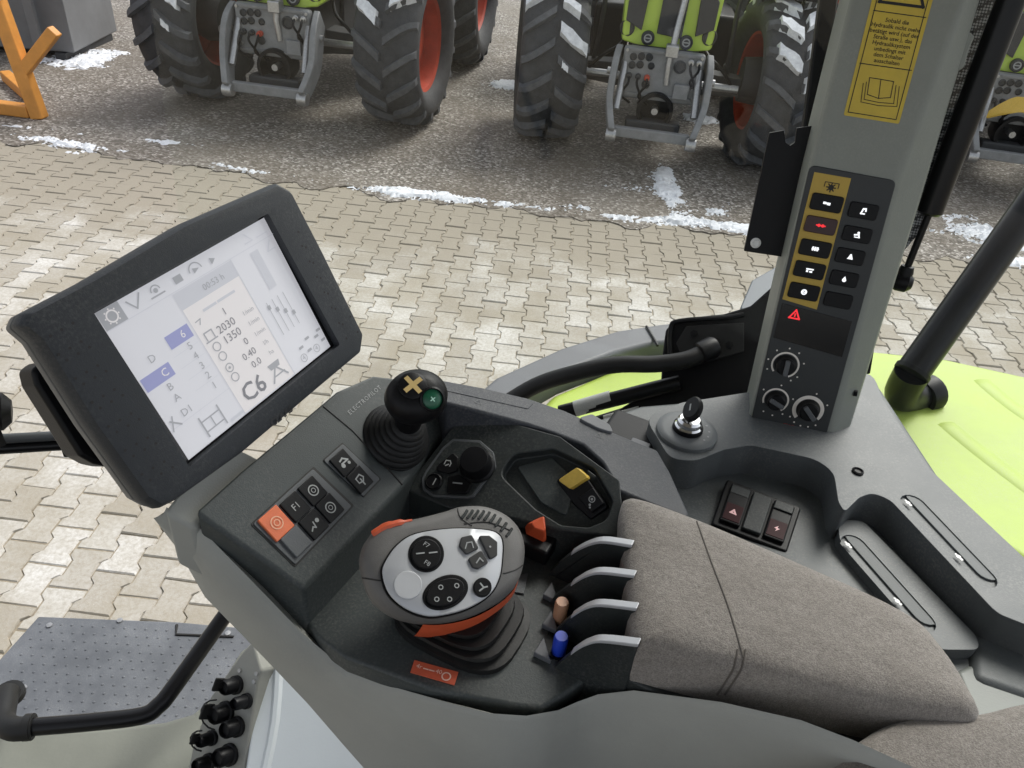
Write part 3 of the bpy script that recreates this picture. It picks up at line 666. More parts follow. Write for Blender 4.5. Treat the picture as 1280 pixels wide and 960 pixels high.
# ================================================================== OUR TRACTOR, OUTSIDE THE GLASS
# ---- lime rear fender with its grey rubber edge
FZ = 1.62
fen = thing('rear_fender', V((*atz((1180, 560), FZ).xy, 1.0)), 'lime green rear fender curving past the cab window beside the side console', 'fender')
fpx = [(640, 545), (690, 492), (760, 462), (830, 442), (930, 430), (1086, 436), (1180, 446), (1290, 470), (1420, 500), (1700, 600), (2000, 1000), (1600, 950), (1280, 700), (1120, 600), (900, 600)]
top = [atz(p, FZ) for p in fpx]
fo = prism('fender_shell', round_poly(top, 0.03), V((0, 0, -0.25)), M_fender, fen, bevel=0.03, seg=4)
for a, b, c in (((1196, 485), (1265, 545), (1420, 640)), ((1150, 540), (1225, 605), (1420, 755))):
    tube('pressed_fold', [atz(q_, FZ - 0.0565) for q_ in (a, b, c)], [0.045, 0.06, 0.06, 0.06, 0.06, 0.06, 0.06, 0.05], M_fender, fo, n=64, smooth_n=8, ang=80)
ez = 1.66
oute = [(560, 520), (620, 470), (700, 434), (770, 412), (822, 404), (905, 396), (1000, 392)]
inne = [(1000, 418), (905, 420), (818, 428), (770, 440), (700, 466), (640, 500), (600, 540)]
prism('rubber_edge', [atz(p, ez) for p in oute + inne], V((0, 0, -0.06)), M_greyrub, fen, bevel=0.012)
tube('edge_joint', [atz((808, 408), ez + 0.002), atz((822, 432), ez + 0.002)], 0.003, M_black, fen, n=6)
# lamp housing that stands up behind the pillar
lz = [(925, 385), (940, 350), (975, 330), (1010, 325), (1010, 400), (940, 395)]
prism('marker_lamp', round_poly([atz(p, 1.72) for p in lz], 0.02), V((0, 0, -0.12)), mat('dark_blue_plastic', (0.05, 0.065, 0.08), 0.4), fen, bevel=0.015)

# ---- thick grab rail outside the rear side window
gb = atz((1150, 492), FZ)
gr = thing('grab_rail', gb, 'thick black grab rail rising from a round elbow on the lime fender', 'handrail')
D0 = (gb - CAM).dot(RM @ V((0, 0, -1)))
e0 = atd((1146, 494), D0 * 0.985); e1 = atd((1128, 492), D0 * 0.955); e2 = atd((1140, 466), D0 * 0.925); e3 = atd((1400, 100), D0 * 0.92)
rr_ = 0.5 * 40 * D0 * 0.93 / FOC
elb = smooth_loop([e0 + (e0 - e1) * 0.6, e0, e1, e2], 6, False)
tube('elbow', elb, rr_ * 1.06, M_satin, gr, n=24)
tube('rail', [e2, e2.lerp(e3, 0.5), e3], rr_, M_satin, gr, n=24)
d2 = (e3 - e2).normalized(); lathe('collar', e2, d2, [(rr_ * 1.0, -0.004), (rr_ * 1.1, -0.003), (rr_ * 1.1, 0.006), (rr_ * 1.0, 0.007)], M_black, gr, n=24)
lathe('base_socket', atd((1160, 491), D0 * 0.99), (e1 - e0).normalized() * -1 + UZ * 0.4, [(rr_ * 1.15, -0.03), (rr_ * 1.3, -0.01), (rr_ * 1.3, 0.004), (rr_ * 0.9, 0.008)], M_black, gr, n=24)

# ---- step platform, its hand rail and sill at the front of the cab
PZ = 1.10
stp = thing('step_platform', atz((150, 840), PZ) - UZ * 0.06, 'grey studded rubber step platform beyond the cab sill', 'platform')
mpx = [(48, 770), (223, 777), (298, 784), (318, 800), (266, 880), (248, 900), (223, 912), (-60, 925), (-60, 930), (-40, 900)]
mpx = [(48, 770), (223, 777), (300, 784), (330, 800), (300, 900), (250, 930), (-90, 930), (-60, 890)]
mp_ = prism('rubber_mat', round_poly([atz(p, PZ) for p in mpx], 0.012), V((0, 0, -0.02)), M_mat, stp, bevel=0.004)
prism('tread_frame', [atz(p, PZ - 0.025) for p in mpx], V((0, 0, -0.035)), M_darkiron, stp, bevel=0.004)
ma, mb_ = atz((48, 770), PZ), atz((300, 784), PZ); mu = (mb_ - ma).normalized(); mv = V((mu.y, -mu.x, 0))
sv, sf = [], []
for i in range(24):
    for j in range(16):
        c = ma + mu * (0.012 + i * 0.0215 + (j % 2) * 0.0107) + mv * (0.018 + j * 0.0185)
        x, y, d = to_px(c)
        if not inside((x, y), [(50, 774), (222, 781), (216, 797), (296, 799), (308, 803), (262, 925), (-60, 925), (-50, 890)]): continue
        b = len(sv)
        for k in range(6): sv.append(c + V((math.cos(k * 1.047), math.sin(k * 1.047), 0)) * 0.0030 + UZ * 0.0002)
        for k in range(6): sv.append(c + V((math.cos(k * 1.047), math.sin(k * 1.047), 0)) * 0.0016 + UZ * 0.0013)
        sf += [[b + k, b + (k + 1) % 6, b + 6 + (k + 1) % 6, b + 6 + k] for k in range(6)] + [[b + 6 + k for k in range(6)]]
so = obj('stud', sv, sf, M_mat, mp_); so['kind'] = 'stuff'
tube('latch_slot', [atz((221, 781), PZ + 0.001), atz((220, 793), PZ + 0.001), atz((292, 796), PZ + 0.001)], 0.003, M_ink, stp, n=6)
for p in ((62, 782), (30, 860), (285, 792), (150, 776)): lathe('bolt', atz(p, PZ), UZ, [(0.006, 0), (0.006, 0.003), (0.001, 0.0035)], M_steel, stp, n=8)
HZ = 1.42
hr = thing('step_handrail', atz((10, 900), HZ - 0.12), 'bent black tube handrail crossing over the studded step platform', 'handrail')
hp = [atz((36, 909), HZ), atz((110, 903), HZ), atz((176, 895), HZ), atz((198, 882), HZ + 0.005), atz((218, 858), HZ + 0.015), atz((290, 757), HZ + 0.05), atz((360, 660), HZ + 0.12), atz((430, 580), HZ + 0.20), atz((470, 560), HZ + 0.12)]
tube('rail', hp, 0.0125, M_satin, hr, n=18, smooth_n=5)
tube('elbow', [atz((42, 909), HZ), atz((18, 911), HZ), atz((4, 902), HZ - 0.01), atz((6, 880), HZ - 0.02), atz((10, 866), HZ - 0.03)], 0.0165, M_rubber, hr, n=18, smooth_n=6)
lathe('collar', atz((36, 909), HZ), (hp[1] - hp[0]), [(0.014, -0.006), (0.0185, -0.005), (0.0185, 0.005), (0.014, 0.006)], M_rubber, hr, n=18)
lathe('ring', atz((10, 866), HZ - 0.03), UZ, [(0.014, -0.01), (0.022, -0.009), (0.022, 0.0), (0.014, 0.001)], M_rubber, hr, n=18)

# ---- cab shell: sill, pale inner panel and the socket panel
SZ = 1.33
shell = thing('cab_sill', atz((150, 950), SZ - 0.2), 'grey green cab sill with a pale inner panel below the armrest console', 'cab')
spx = [(-60, 912), (120, 908), (205, 900), (240, 890), (262, 872), (300, 812), (322, 796), (360, 870), (300, 1100), (-100, 1100)]
prism('sill', [atz(p, SZ) for p in spx], V((0, 0, -0.25)), M_sill, shell, bevel=0.012)
wp = Plane(atz((390, 900), 1.47), (-RT * 0.55 + UZ * 0.83), FW)
wpx = [(316, 798), (345, 760), (600, 760), (700, 1100), (285, 1100), (322, 850), (327, 838)]
pw = plate('inner_panel', wp, wpx, -0.03, 0, M_white_panel, shell, bevel=0.006)
tube('panel_fold', [wp.px((352, 790), -0.006), wp.px((346, 900), -0.006), wp.px((325, 1000), -0.006)], 0.010, M_white_panel, pw, n=10, smooth_n=4)
spn = Plane(atz((290, 900), 1.44), (-RT * 0.75 + UZ * 0.6 + FW * 0.15), FW)
sp2 = plate('socket_panel', spn, [(327, 838), (322, 852), (285, 1100), (205, 1100), (240, 935), (262, 872), (300, 818), (316, 800)], -0.04, 0.0, mat('socket_panel_grey', (0.30, 0.30, 0.27), 0.5, 0.3, 300, 0.06, 20), shell, bevel=0.004)
for i, (p, r, lid) in enumerate((((296, 856), 0.011, 1), ((309, 876), 0.009, 0), ((283, 890), 0.013, 1), ((297, 908), 0.012, 0), ((266, 922), 0.009, 1), ((288, 943), 0.013, 0), ((262, 952), 0.010, 0))):
    c = spn.px(p)
    so = lathe('socket', c, spn.n, [(r * 1.2, 0), (r * 1.2, 0.005), (r, 0.006), (r, 0.022), (r * 0.8, 0.026), (r * 0.7, 0.020), (0.001, 0.020)], M_black, sp2, n=20)
    if lid: box('socket_lid', c + spn.n * 0.026 + spn.ax * r * 0.9, spn.ax * r * 0.25 + spn.n * r * 0.6, spn.ay * r * 0.9, (spn.n * 0.25 - spn.ax * 0.6) * r * 0.25, M_rubber, sp2, bevel=0.002)
    if i in (2, 4): tube('cap_strap', [c + spn.ay * r * 1.6 * math.cos(t) + spn.ax * r * 1.6 * math.sin(t) + spn.n * (0.02 + 0.008 * math.sin(t)) for t in [k * 0.45 - 0.3 for k in range(8)]], 0.0013, M_rubber, sp2, n=6)
for p in ((321, 842), (318, 852), (300, 838)):
    lathe('screw', spn.px(p), spn.n, [(0.003, 0), (0.003, 0.002), (0.001, 0.002)], M_steel, sp2, n=10)

# ---- window pane, then the unseen cab floor, walls and roof
GR = 1.02
win = thing('side_window', frz(0.5, GR, 1.28), 'clear side window pane between the cab and the yard', 'window')
gpts = [frz(f, GR, z) for f, z in ((-1.0, 1.60), (-0.16, 1.60), (1.25, 1.30), (1.15, 3.0), (-1.0, 3.0))]
prism('pane', gpts, RT * 0.006, M_glass, win, smooth=False)
cabf = thing('unseen_cab_floor', frz(-0.2, -0.2, 1.15), 'unseen dark ribbed cab floor and lower rear wall, added to block light around the driver seat', 'floor')  # out of view, added to cut light from below and behind
M_floor = mat('floor_rubber', (0.03, 0.03, 0.031), 0.8, 0.5, 200)
prism('floor_mat', [frz(f, r, 1.20) for f, r in ((-0.85, -0.8), (0.45, -0.8), (0.45, 0.10), (0.2, 0.36), (-0.85, 0.9))], UZ * -0.05, M_floor, cabf, bevel=0.01)
prism('rear_wall', [frz(-0.85, r, z) for r, z in ((-0.8, 1.2), (0.95, 1.2), (0.95, 2.0), (-0.8, 2.0))], FW * -0.04, M_floor, cabf, bevel=0.01)
prism('door_panel', [frz(f, -0.8, z) for f, z in ((-0.85, 1.2), (0.45, 1.2), (0.45, 1.55), (-0.1, 1.9), (-0.85, 2.0))], RT * -0.04, M_floor, cabf, bevel=0.01)
roof = thing('unseen_cab_roof', frz(0.25, 0.25, 2.98), 'unseen dark cab roof lining, added overhead to shade the interior', 'roof')  # out of view, added so the interior falls darker than the yard
prism('lining', round_poly([frz(f, r, 2.98) for f, r in ((-0.75, -0.75), (1.25, -0.75), (1.25, 1.15), (-0.75, 1.15))], 0.2), UZ * 0.12, mat('roof_lining', (0.25, 0.25, 0.24), 0.8), roof, bevel=0.02)

# ---- dark rail that crosses behind the terminal
tr_ = thing('window_rail', atd((40, 550), 0.80), 'dark double bar with a clip, running behind the terminal', 'rail')
ra, rb = atd((-80, 553), 0.80), atd((140, 541), 0.88); rb = ra + (rb - ra) * 0.92; ra0 = ra; rd_ = (rb - ra).normalized(); ra = ra - rd_ * 0.75
tube('bar', [ra, rb], 0.0055, M_bezeledge, tr_, n=12); dz = UZ * -0.0125
tube('bar', [ra + dz, rb + dz], 0.007, M_satin, tr_, n=12)
box('end_post', ra - UZ * 0.1, UZ * 0.9, RT * 0.02, FW * 0.02, M_black, tr_, bevel=0.004)
box('clip', (ra0.lerp(rb, 0.84)) + dz * 1.3, (rb - ra).normalized() * 0.016, UZ * 0.007, (rb - ra).normalized().cross(UZ) * 0.012, M_black, tr_, bevel=0.002)
mk = thing('mirror_knob', atd((-8, 515), 0.80), 'black rounded knob above the dark bar', 'knob')
lathe('knob_body', atd((-8, 515), 0.80), (rb - ra), [(0.001, -0.02), (0.015, -0.018), (0.02, -0.006), (0.02, 0.008), (0.012, 0.016), (0.001, 0.017)], M_black, mk, n=20)
box('knob_stem', atd((-8, 540), 0.80), UZ * 0.018, RT * 0.005, FW * 0.005, M_black, mk)

# ================================================================== SIDE CONSOLE
sc_z = 1.93
side = thing('side_console', frz(-0.1, 0.8, 1.55), 'dark grey moulded side console beside the lime fender, with ignition lock and switches', 'console')
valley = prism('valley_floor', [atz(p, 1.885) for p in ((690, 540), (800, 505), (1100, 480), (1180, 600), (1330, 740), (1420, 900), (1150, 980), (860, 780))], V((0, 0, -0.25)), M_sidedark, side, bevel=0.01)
ledge_px = [(806, 522), (852, 503), (936, 490), (1090, 462), (1104, 500), (1158, 582), (1290, 706), (1380, 790), (1330, 800), (1250, 768), (1240, 760), (1112, 624), (1090, 616), (1074, 622), (1056, 640), (1048, 628), (1042, 590), (1020, 574), (938, 556), (905, 562), (870, 576), (838, 574)]
led = prism('upper_ledge', round_poly([atz(p, sc_z) for p in ledge_px], 0.03), V((0, 0, -0.30)), M_side, side, bevel=0.010, seg=5)
inn_px = [(1048, 660), (1058, 650), (1078, 650), (1220, 794), (1225, 812), (1170, 812), (1050, 675)]
inl = prism('inner_ledge', round_poly([atz(p, 1.900) for p in inn_px], 0.016), V((0, 0, -0.1)), M_side, side, bevel=0.006, seg=4)
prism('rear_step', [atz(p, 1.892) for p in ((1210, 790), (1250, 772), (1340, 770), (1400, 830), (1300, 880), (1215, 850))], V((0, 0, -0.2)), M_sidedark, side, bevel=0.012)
prism('rear_panel', [atz(p, 1.888) for p in ((1195, 838), (1300, 782), (1450, 840), (1400, 960), (1230, 930))], V((0, 0, -0.2)), mat('rear_trim', (0.22, 0.235, 0.22), 0.5, 0.4, 500, 0.06, 14), side, bevel=0.006)
# front wall of the ignition island: slopes down to the valley
def stadium(a, b, wd, z, n=8):
    A, B = atz(a, z), atz(b, z); d = (B - A).normalized(); q = V((-d.y, d.x, 0)); r = wd / 2
    return [A + (q * math.cos(t) - d * math.sin(t)) * r for t in [math.pi * k / n for k in range(n + 1)]] + [B + (-q * math.cos(t) + d * math.sin(t)) * r for t in [math.pi * k / n for k in range(n + 1)]]
for own, a, b, z, lab in ((led, (1146, 621), (1234, 713), sc_z, 0), (inl, (1071, 672), (1157, 768), 1.900, 0)):
    wd = 0.027
    st = stadium(a, b, wd, z + 0.01); vs, fs = prism_data(st, V((0, 0, -0.0135))); boolean(own, vs, fs)
    prism('slot_insert', [p for p in stadium(a, b, wd - 0.0016, z - 0.0012)], V((0, 0, -0.003)), mat('slot_insert', (0.095, 0.105, 0.108), 0.55, 0.4, 800), own, bevel=0.0006)
    A, B = atz(a, z), atz(b, z); d = (B - A).normalized(); q = V((-d.y, d.x, 0))
    if (q.dot(RT)) > 0: q = -q
    for t in (0.06, 0.80):
        c = A.lerp(B, t) + q * 0.0172 + UZ * 0.0004
        f = Flat(Plane(c, UZ, d), 0); f.disc(0, 0, 0.0026); f.disc(0.004, 0.0004, 0.0018, 8); f.disc(-0.0034, -0.0003, 0.0014, 8); f.build('tape_mark', M_white, own)
lathe('screw_plug', atz((1072, 590), sc_z), UZ, [(0.0068, 0), (0.0068, 0.002), (0.005, 0.003), (0.004, 0.001), (0.001, 0.001)], M_black, led, n=18)
# ignition
ig = atz((858, 541), sc_z)
ip = Plane(ig, UZ, RT)
disc = lathe('ignition_dial', ig, UZ, [(0.0365, 0), (0.0365, 0.004), (0.034, 0.006), (0.028, 0.0065), (0.001, 0.0065)], mat('dial_grey', (0.13, 0.14, 0.145), 0.5, 0.3, 800), side, n=40)
f = Flat(ip, 0.0069)
for a in (-2.4, -2.05, -1.65, -1.2): f.disc(0.026 * math.cos(a + 0.4), 0.026 * math.sin(a + 0.4), 0.0014, 8)
f.build('position_mark', M_greyprint, disc)
lock = lathe('lock_barrel', ig + UZ * 0.006, UZ, [(0.0165, 0), (0.0165, 0.006), (0.0145, 0.008), (0.0145, 0.013), (0.012, 0.016), (0.001, 0.016)], M_chrome, disc, n=28)
lathe('lock_skirt', ig + UZ * 0.0062, UZ, [(0.0185, 0), (0.018, 0.005), (0.0168, 0.0055)], M_black, disc, n=28)
key = thing('ignition_key', ig + UZ * 0.024, 'black headed ignition key standing in the chrome lock', 'key')
kn = (FW * 0.55 - RT * 0.35 + UZ * 0.75).normalized(); kp = Plane(ig + UZ * 0.036, kn, RT)
ko = lathe('key_head', kp.o, kp.n, [(0.001, -0.0045), (0.013, -0.0045), (0.0155, -0.002), (0.0155, 0.002), (0.013, 0.0045), (0.001, 0.0045)], M_black, key, n=24, sx=1.15, sy=0.8, ax=kp.ax)
f = Flat(kp, 0.0048); f.line([(-0.004, 0.001), (0.004, 0.001)], 0.002); f.build('key_emblem', M_greyprint, ko)
box('key_blade', ig + UZ * 0.024, RT * 0.004, FW * 0.0011, UZ * 0.007, M_steel, key)
# switch block in the valley
swn = (UZ * 0.97 - RT * 0.12 - FW * 0.05); swp = Plane(atz((945, 648), 1.889), swn, (atz((1001, 634), 1.889) - atz((910, 600), 1.889)))
frm = [(909, 598), (1002, 634), (984, 690), (889, 655)]
sw = plate('switch_block', swp, frm, -0.05, 0.004, M_black, side, r=0.004, bevel=0.0025)
qu = [swp.uv(p, 0.004) for p in frm]
def quad(a, b, c=0.0, d=1.0):
    lerp = lambda p, q, t: (p[0] + (q[0] - p[0]) * t, p[1] + (q[1] - p[1]) * t)
    t0, t1 = lerp(qu[0], qu[1], a), lerp(qu[0], qu[1], b); b0, b1 = lerp(qu[3], qu[2], a), lerp(qu[3], qu[2], b)
    return [lerp(t0, b0, c), lerp(t1, b1, c), lerp(t1, b1, d), lerp(t0, b0, d)]
for k, (a, b) in enumerate(((0.08, 0.345), (0.375, 0.625), (0.655, 0.92))):
    rk = plate('rocker', swp, quad(a, b, 0.10, 0.90), 0.0035, 0.0085, M_black if k != 1 else M_dark, sw, px=False, bevel=0.0018)
    if k == 1: continue
    pl_ = plate('red_tab', swp, quad(a + 0.02, b - 0.02, 0.52, 0.86), 0.008, 0.0092, mat('dark_red_plastic', (0.035, 0.006, 0.008), 0.5, spec=0.15), sw, px=False, bevel=0.0004)
    q_ = quad(a, b, 0.52, 0.86); cu = sum(p[0] for p in q_) / 4; cv = sum(p[1] for p in q_) / 4
    f = Flat(swp, 0.0096)
    if k == 0:
        for r_, w_ in ((0.0042, 0.0012), (0.0020, 0.0008)): f.line([(cu + r_ * math.cos(t), cv + r_ * math.sin(t)) for t in (math.pi / 2, math.pi * 7 / 6, math.pi * 11 / 6)], w_, True)
    else: f.poly([(cu + 0.001, cv + 0.0045), (cu - 0.0032, cv - 0.0006), (cu - 0.0002, cv - 0.0006), (cu - 0.0012, cv - 0.0045), (cu + 0.0032, cv + 0.0008), (cu + 0.0002, cv + 0.0008)])
    f.build('symbol', mat('pink_symbol', (0.75, 0.45, 0.45), 0.5, emit=0.15), sw)
    plate('rocker_top', swp, quad(a + 0.01, b - 0.01, 0.13, 0.30), 0.008, 0.0105 if k == 2 else 0.009, M_dark, sw, px=False, bevel=0.001)
# recess shade put in as a solid black box, clip behind the ignition
box('recess_shade_box', atz((790, 545), 1.90), RT * 0.03, FW * 0.035, UZ * 0.012, M_black, side, bevel=0.006)
box('clip', atz((800, 556), 1.915), RT * 0.006, FW * 0.012, UZ * 0.003, M_greyrub, side, bevel=0.0015)

# ---- black corner trim, hose and cylinder behind the console
trim = thing('corner_trim', atz((890, 500), 1.86), 'black moulded window corner trim between ignition lock and fender', 'trim')
tp = Plane(atz((900, 500), 1.86), (-RT * 0.75 + UZ * 0.66), FW * -1)
ctp = [(828, 440), (832, 412), (845, 398), (905, 392), (938, 382), (985, 340), (1010, 330), (985, 530), (940, 495), (905, 503), (850, 508), (800, 518), (760, 520), (800, 495), (826, 478)]
ct = plate('trim_body', tp, ctp, -0.05, 0, M_black, trim, r=0.012, bevel=0.006)
tube('lip', [tp.px(p, 0.002) for p in ((838, 460), (838, 412), (850, 401), (905, 397), (930, 393))], 0.0035, M_black, ct, n=8, smooth_n=4)
prism('pocket_wall', [tp.px(p, 0.001) for p in ((845, 430), (858, 408), (930, 404), (930, 440), (860, 460))], tp.n * 0.003, M_rubber, ct, bevel=0.001)
hose = thing('cable_hose', tp.px((885, 436), 0.01), 'thick black cable hose arching over the lime fender', 'hose')
hz = [(884, 437, 0.02), (860, 449, 0.03), (820, 455, 0.035), (770, 456, 0.04), (720, 466, 0.04), (670, 482, 0.03), (620, 512, 0.02)]
hpts = [tp.px((x, y), h) for x, y, h in hz]
tube('hose_body', hpts, 0.0125, M_rubber, hose, n=18, smooth_n=6)
lathe('hose_ferrule', hpts[0] , hpts[1] - hpts[0], [(0.013, -0.015), (0.016, -0.01), (0.016, 0.012), (0.013, 0.014)], M_black, hose, n=18)
for p in ((896, 428), (912, 432), (868, 418)):
    lathe('bolt', tp.px(p, 0), tp.n, [(0.006, 0), (0.006, 0.005), (0.001, 0.006)], M_black, ct, n=6)
cyl = thing('window_damper', tp.px((760, 500), 0.0), 'black gas cylinder with a pale printed sleeve lying over the lime fender', 'cylinder')
c0, c1 = tp.px((700, 516), 0.012), tp.px((850, 478), 0.012)
tube('barrel', [c0, c1], 0.0115, M_satin, cyl, n=20)
ca, cb = tp.px((719, 511), 0.012), tp.px((764, 498), 0.012)
cs = tube('label_sleeve', [ca, cb], 0.0122, mat('pale_label', (0.42, 0.43, 0.42), 0.5, 0.1, 300, 0.1, 400), cyl, n=20)
tube('rod', [tp.px((690, 520), 0.012), c0], 0.006, M_chrome, cyl, n=12)
tube('white_pipe', [tp.px((756, 526), -0.002), tp.px((800, 514), -0.002)], 0.0085, mat('white_pipe', (0.6, 0.6, 0.57), 0.5), cyl, n=14)
tube('lower_tube', [tp.px((735, 530), -0.012), tp.px((850, 494), -0.012)], 0.008, M_black, cyl, n=12)

# ================================================================== CONTROL PILLAR
PP = Plane(CAM + (V((0.267, 0.745, 2.263)) - CAM) * 1.15, V((-0.1674, -0.9568, 0.2376)), V((1.0, -0.178, -0.0137)))
pil = thing('control_pillar', PP.px((990, 560), -0.04), 'grey cab pillar with a black button panel, rotary knobs and a yellow warning sticker', 'pillar')
fr_px = [(1096, -130), (1012, 205), (936, 520), (936, 534), (946, 545), (1022, 567), (1034, 563), (1040, 548), (1122, 225), (1206, 0), (1250, -130)]
bk_px = [(1090, -130), (1006, 205), (934, 520), (934, 542), (946, 560), (1018, 586), (1040, 585), (1056, 560), (1152, 250), (1226, 0), (1268, -130)]
rings = [[PP.px(p, 0) for p in fr_px], [PP.px(p, -0.022) for p in bk_px]]
rings.append([p - PP.n * 0.05 for p in rings[1]])
pb_ = loft('pillar_body', rings, M_pillar, pil, bevel=0.006, seg=4, ang=25)
panel_px = [(1013, 206), (1121, 226), (1031, 551), (938, 530)]
cp = plate('control_panel', PP, panel_px, -0.003, 0.0022, mat('panel_grey', (0.022, 0.025, 0.026), 0.45, 0.3, 900), pil, r=0.007, bevel=0.001)
PN = PP.up(0.0022)
yl = plate('yellow_strip', PN, [(1018, 215), (1064, 223), (1021, 387), (978, 374)], -0.001, 0.0004, M_panelyellow, cp, bevel=0.0001)
u0 = PN.uv((1026, 282)); u1 = PN.uv((1005, 365))
f = Flat(PN, 0.0008); c = PN.uv((1039, 233))
f.line([(c[0] - .0075, c[1] - .001), (c[0] - .0075, c[1] + .004), (c[0] + .0075, c[1] + .004), (c[0] + .0075, c[1] - .001)], 0.0009)
f.disc(c[0], c[1] - 0.0012, 0.0032, 8)
for k in range(8): f.line([(c[0], c[1] - 0.0012), (c[0] + 0.0047 * math.cos(k * .785), c[1] - 0.0012 + 0.0047 * math.sin(k * .785))], 0.0013)
f.build('shaft_symbol', M_ink, cp)
def icon(kind, pl, c, s, h):
    f = Flat(pl, h); x, y = c
    if kind == 'two': f.poly(rect(x - s * .5, y, s * .7, s * .55)); f.poly(rect(x + s * .45, y - s * .1, s * .8, s * .6)); f.line([(x - s * .2, y), (x + s * .2, y - s * .05)], s * .3)
    elif kind == 'bar': f.ring(x - s * .45, y, s * .28, s * .22, n=10); f.ring(x + s * .45, y, s * .28, s * .22, n=10); f.line([(x - s, y), (x + s, y)], s * .3)
    elif kind == 'grid':
        for a in (-1, 0, 1):
            for b in (-.5, .5): f.poly(rect(x + a * s * .55, y + b * s * .55, s * .42, s * .42))
        f.line([(x - s * .8, y), (x + s * .8, y)], s * .18)
    elif kind == 'lift': f.poly(rect(x, y + s * .3, s * 1.8, s * .35)); f.poly(rect(x - s * .55, y - s * .25, s * .5, s * .5)); f.poly(rect(x + s * .35, y - s * .3, s * .7, s * .4))
    elif kind == 'ring': f.ring(x, y, s * .55, s * .35, n=14); f.line([(x - s * .4, y), (x + s * .4, y)], s * .28)
    elif kind == 'arm': f.line([(x - s * .5, y - s * .6), (x - s * .2, y + s * .5), (x + s * .35, y + s * .6), (x + s * .45, y + s * .1)], s * .36); f.poly(rect(x - s * .1, y - s * .6, s * 1.1, s * .32))
    elif kind == 'seat': f.disc(x + s * .15, y + s * .5, s * .3, 10); f.line([(x - s * .6, y - s * .1), (x + s * .3, y + s * .1), (x + s * .5, y - s * .5)], s * .36); f.line([(x - s * .5, y - s * .6), (x + s * .6, y - s * .6)], s * .25)
    elif kind == 'cone': f.poly([(x - s * .7, y - s * .6), (x + s * .7, y - s * .6), (x + s * .45, y), (x + s * .1, y + s * .7), (x - s * .2, y + s * .6), (x - s * .4, y)])
    elif kind == 'drop': f.poly([(x, y + s * .75)] + [(x + s * .5 * math.cos(t), y - s * .2 + s * .5 * math.sin(t)) for t in [2.6 + k * .52 for k in range(8)]])
    elif kind == 'tri':
        P3 = [(x + s * math.cos(t), y + s * math.sin(t)) for t in (math.pi / 2, math.pi * 7 / 6, math.pi * 11 / 6)]; f.line(P3, s * .28, True); f.line([(x, y + s * .3), (x, y - s * .12)], s * .24)
    return f
bw, bh = 0.0345, 0.0185
def pillar_button(p, w_, h_, kind, m, im):
    c = PN.uv(p, 0.003); b = plate('button', PN, rect(c[0], c[1], w_, h_), -0.0005, 0.003, m, cp, r=0.0035, px=False, bevel=0.0009)
    if kind: icon(kind, PN, c, 0.0047, 0.0034).build('symbol', im, cp)
for p, k in (((1033.5, 254), 'two'), ((1026, 282), 'bar'), ((1019, 311), 'grid'), ((1012, 338), 'lift'), ((1005, 365), 'ring')):
    pillar_button(p, bw, bh, k, M_black if k != 'bar' else mat('red_tinted_key', (0.035, 0.008, 0.008), 0.4), M_lit if k != 'bar' else M_red)
for p, k in (((1079.6, 264), 'arm'), ((1071.7, 293.5), 'seat'), ((1063, 321), 'cone'), ((1055.4, 349), 'drop'), ((1048, 376), None)):
    pillar_button(p, bw * 0.9, bh * 0.92, k, M_black, M_lit)
plate('display_window', PN, [(978, 379), (1065, 402), (1052.6, 446.6), (966.7, 422)], -0.001, 0.0008, mat('display_black', (0.004, 0.004, 0.005), 0.15), cp, bevel=0.0003)
icon('tri', PN, PN.uv((993.5, 394.5), 0.0012), 0.0068, 0.0013).build('warning_symbol', M_red, cp)
def dial(p, r, a0, a1, wd, pointer, ticks):
    c = PN.uv(p); f = Flat(PN, 0.0007); f.ring(c[0], c[1], r, wd, a0, a1, 30)
    for t in ticks: f.disc(c[0] + r * 1.38 * math.cos(t), c[1] + r * 1.38 * math.sin(t), 0.0011, 8)
    f.build('dial_scale', mat('cream_print', (0.80, 0.75, 0.68), 0.5), cp)
    k = lathe('rotary_knob', PN.at(*c), PN.n, [(r * .80, -0.001), (r * .80, 0.002), (r * .74, 0.004), (r * .70, 0.010), (r * .60, 0.0115), (0.0005, 0.0115)], M_black, cp, n=28)
    b = plate('knob_grip', PN, rect(c[0], c[1], r * .34, r * 1.25, pointer), 0.0115, 0.0165, M_inset, cp, r=r * .1, px=False, bevel=0.0008)
dial((981.5, 456), 0.0155, -1.1, 3.9, 0.0022, 0.05, (0.3, 1.0, 1.6, 2.3, 3.0, 3.6, -0.6, -1.0))
dial((969.5, 500), 0.0148, -0.9, 3.6, 0.0022, 1.2, (0.3, 1.5, 2.6, -0.9, -1.5, -2.1))
dial((1010, 512), 0.0165, -0.6, 4.0, 0.0045, 0.8, (0.5, 1.4, -0.9, -1.3, -1.7, -2.1, -2.5))
text('red_caption', 'CIS', PN, PN.uv((985, 532)), 0.006, mat('dark_red_print', (0.28, 0.02, 0.015), 0.5), cp, h=0.0006, sx=1.8)
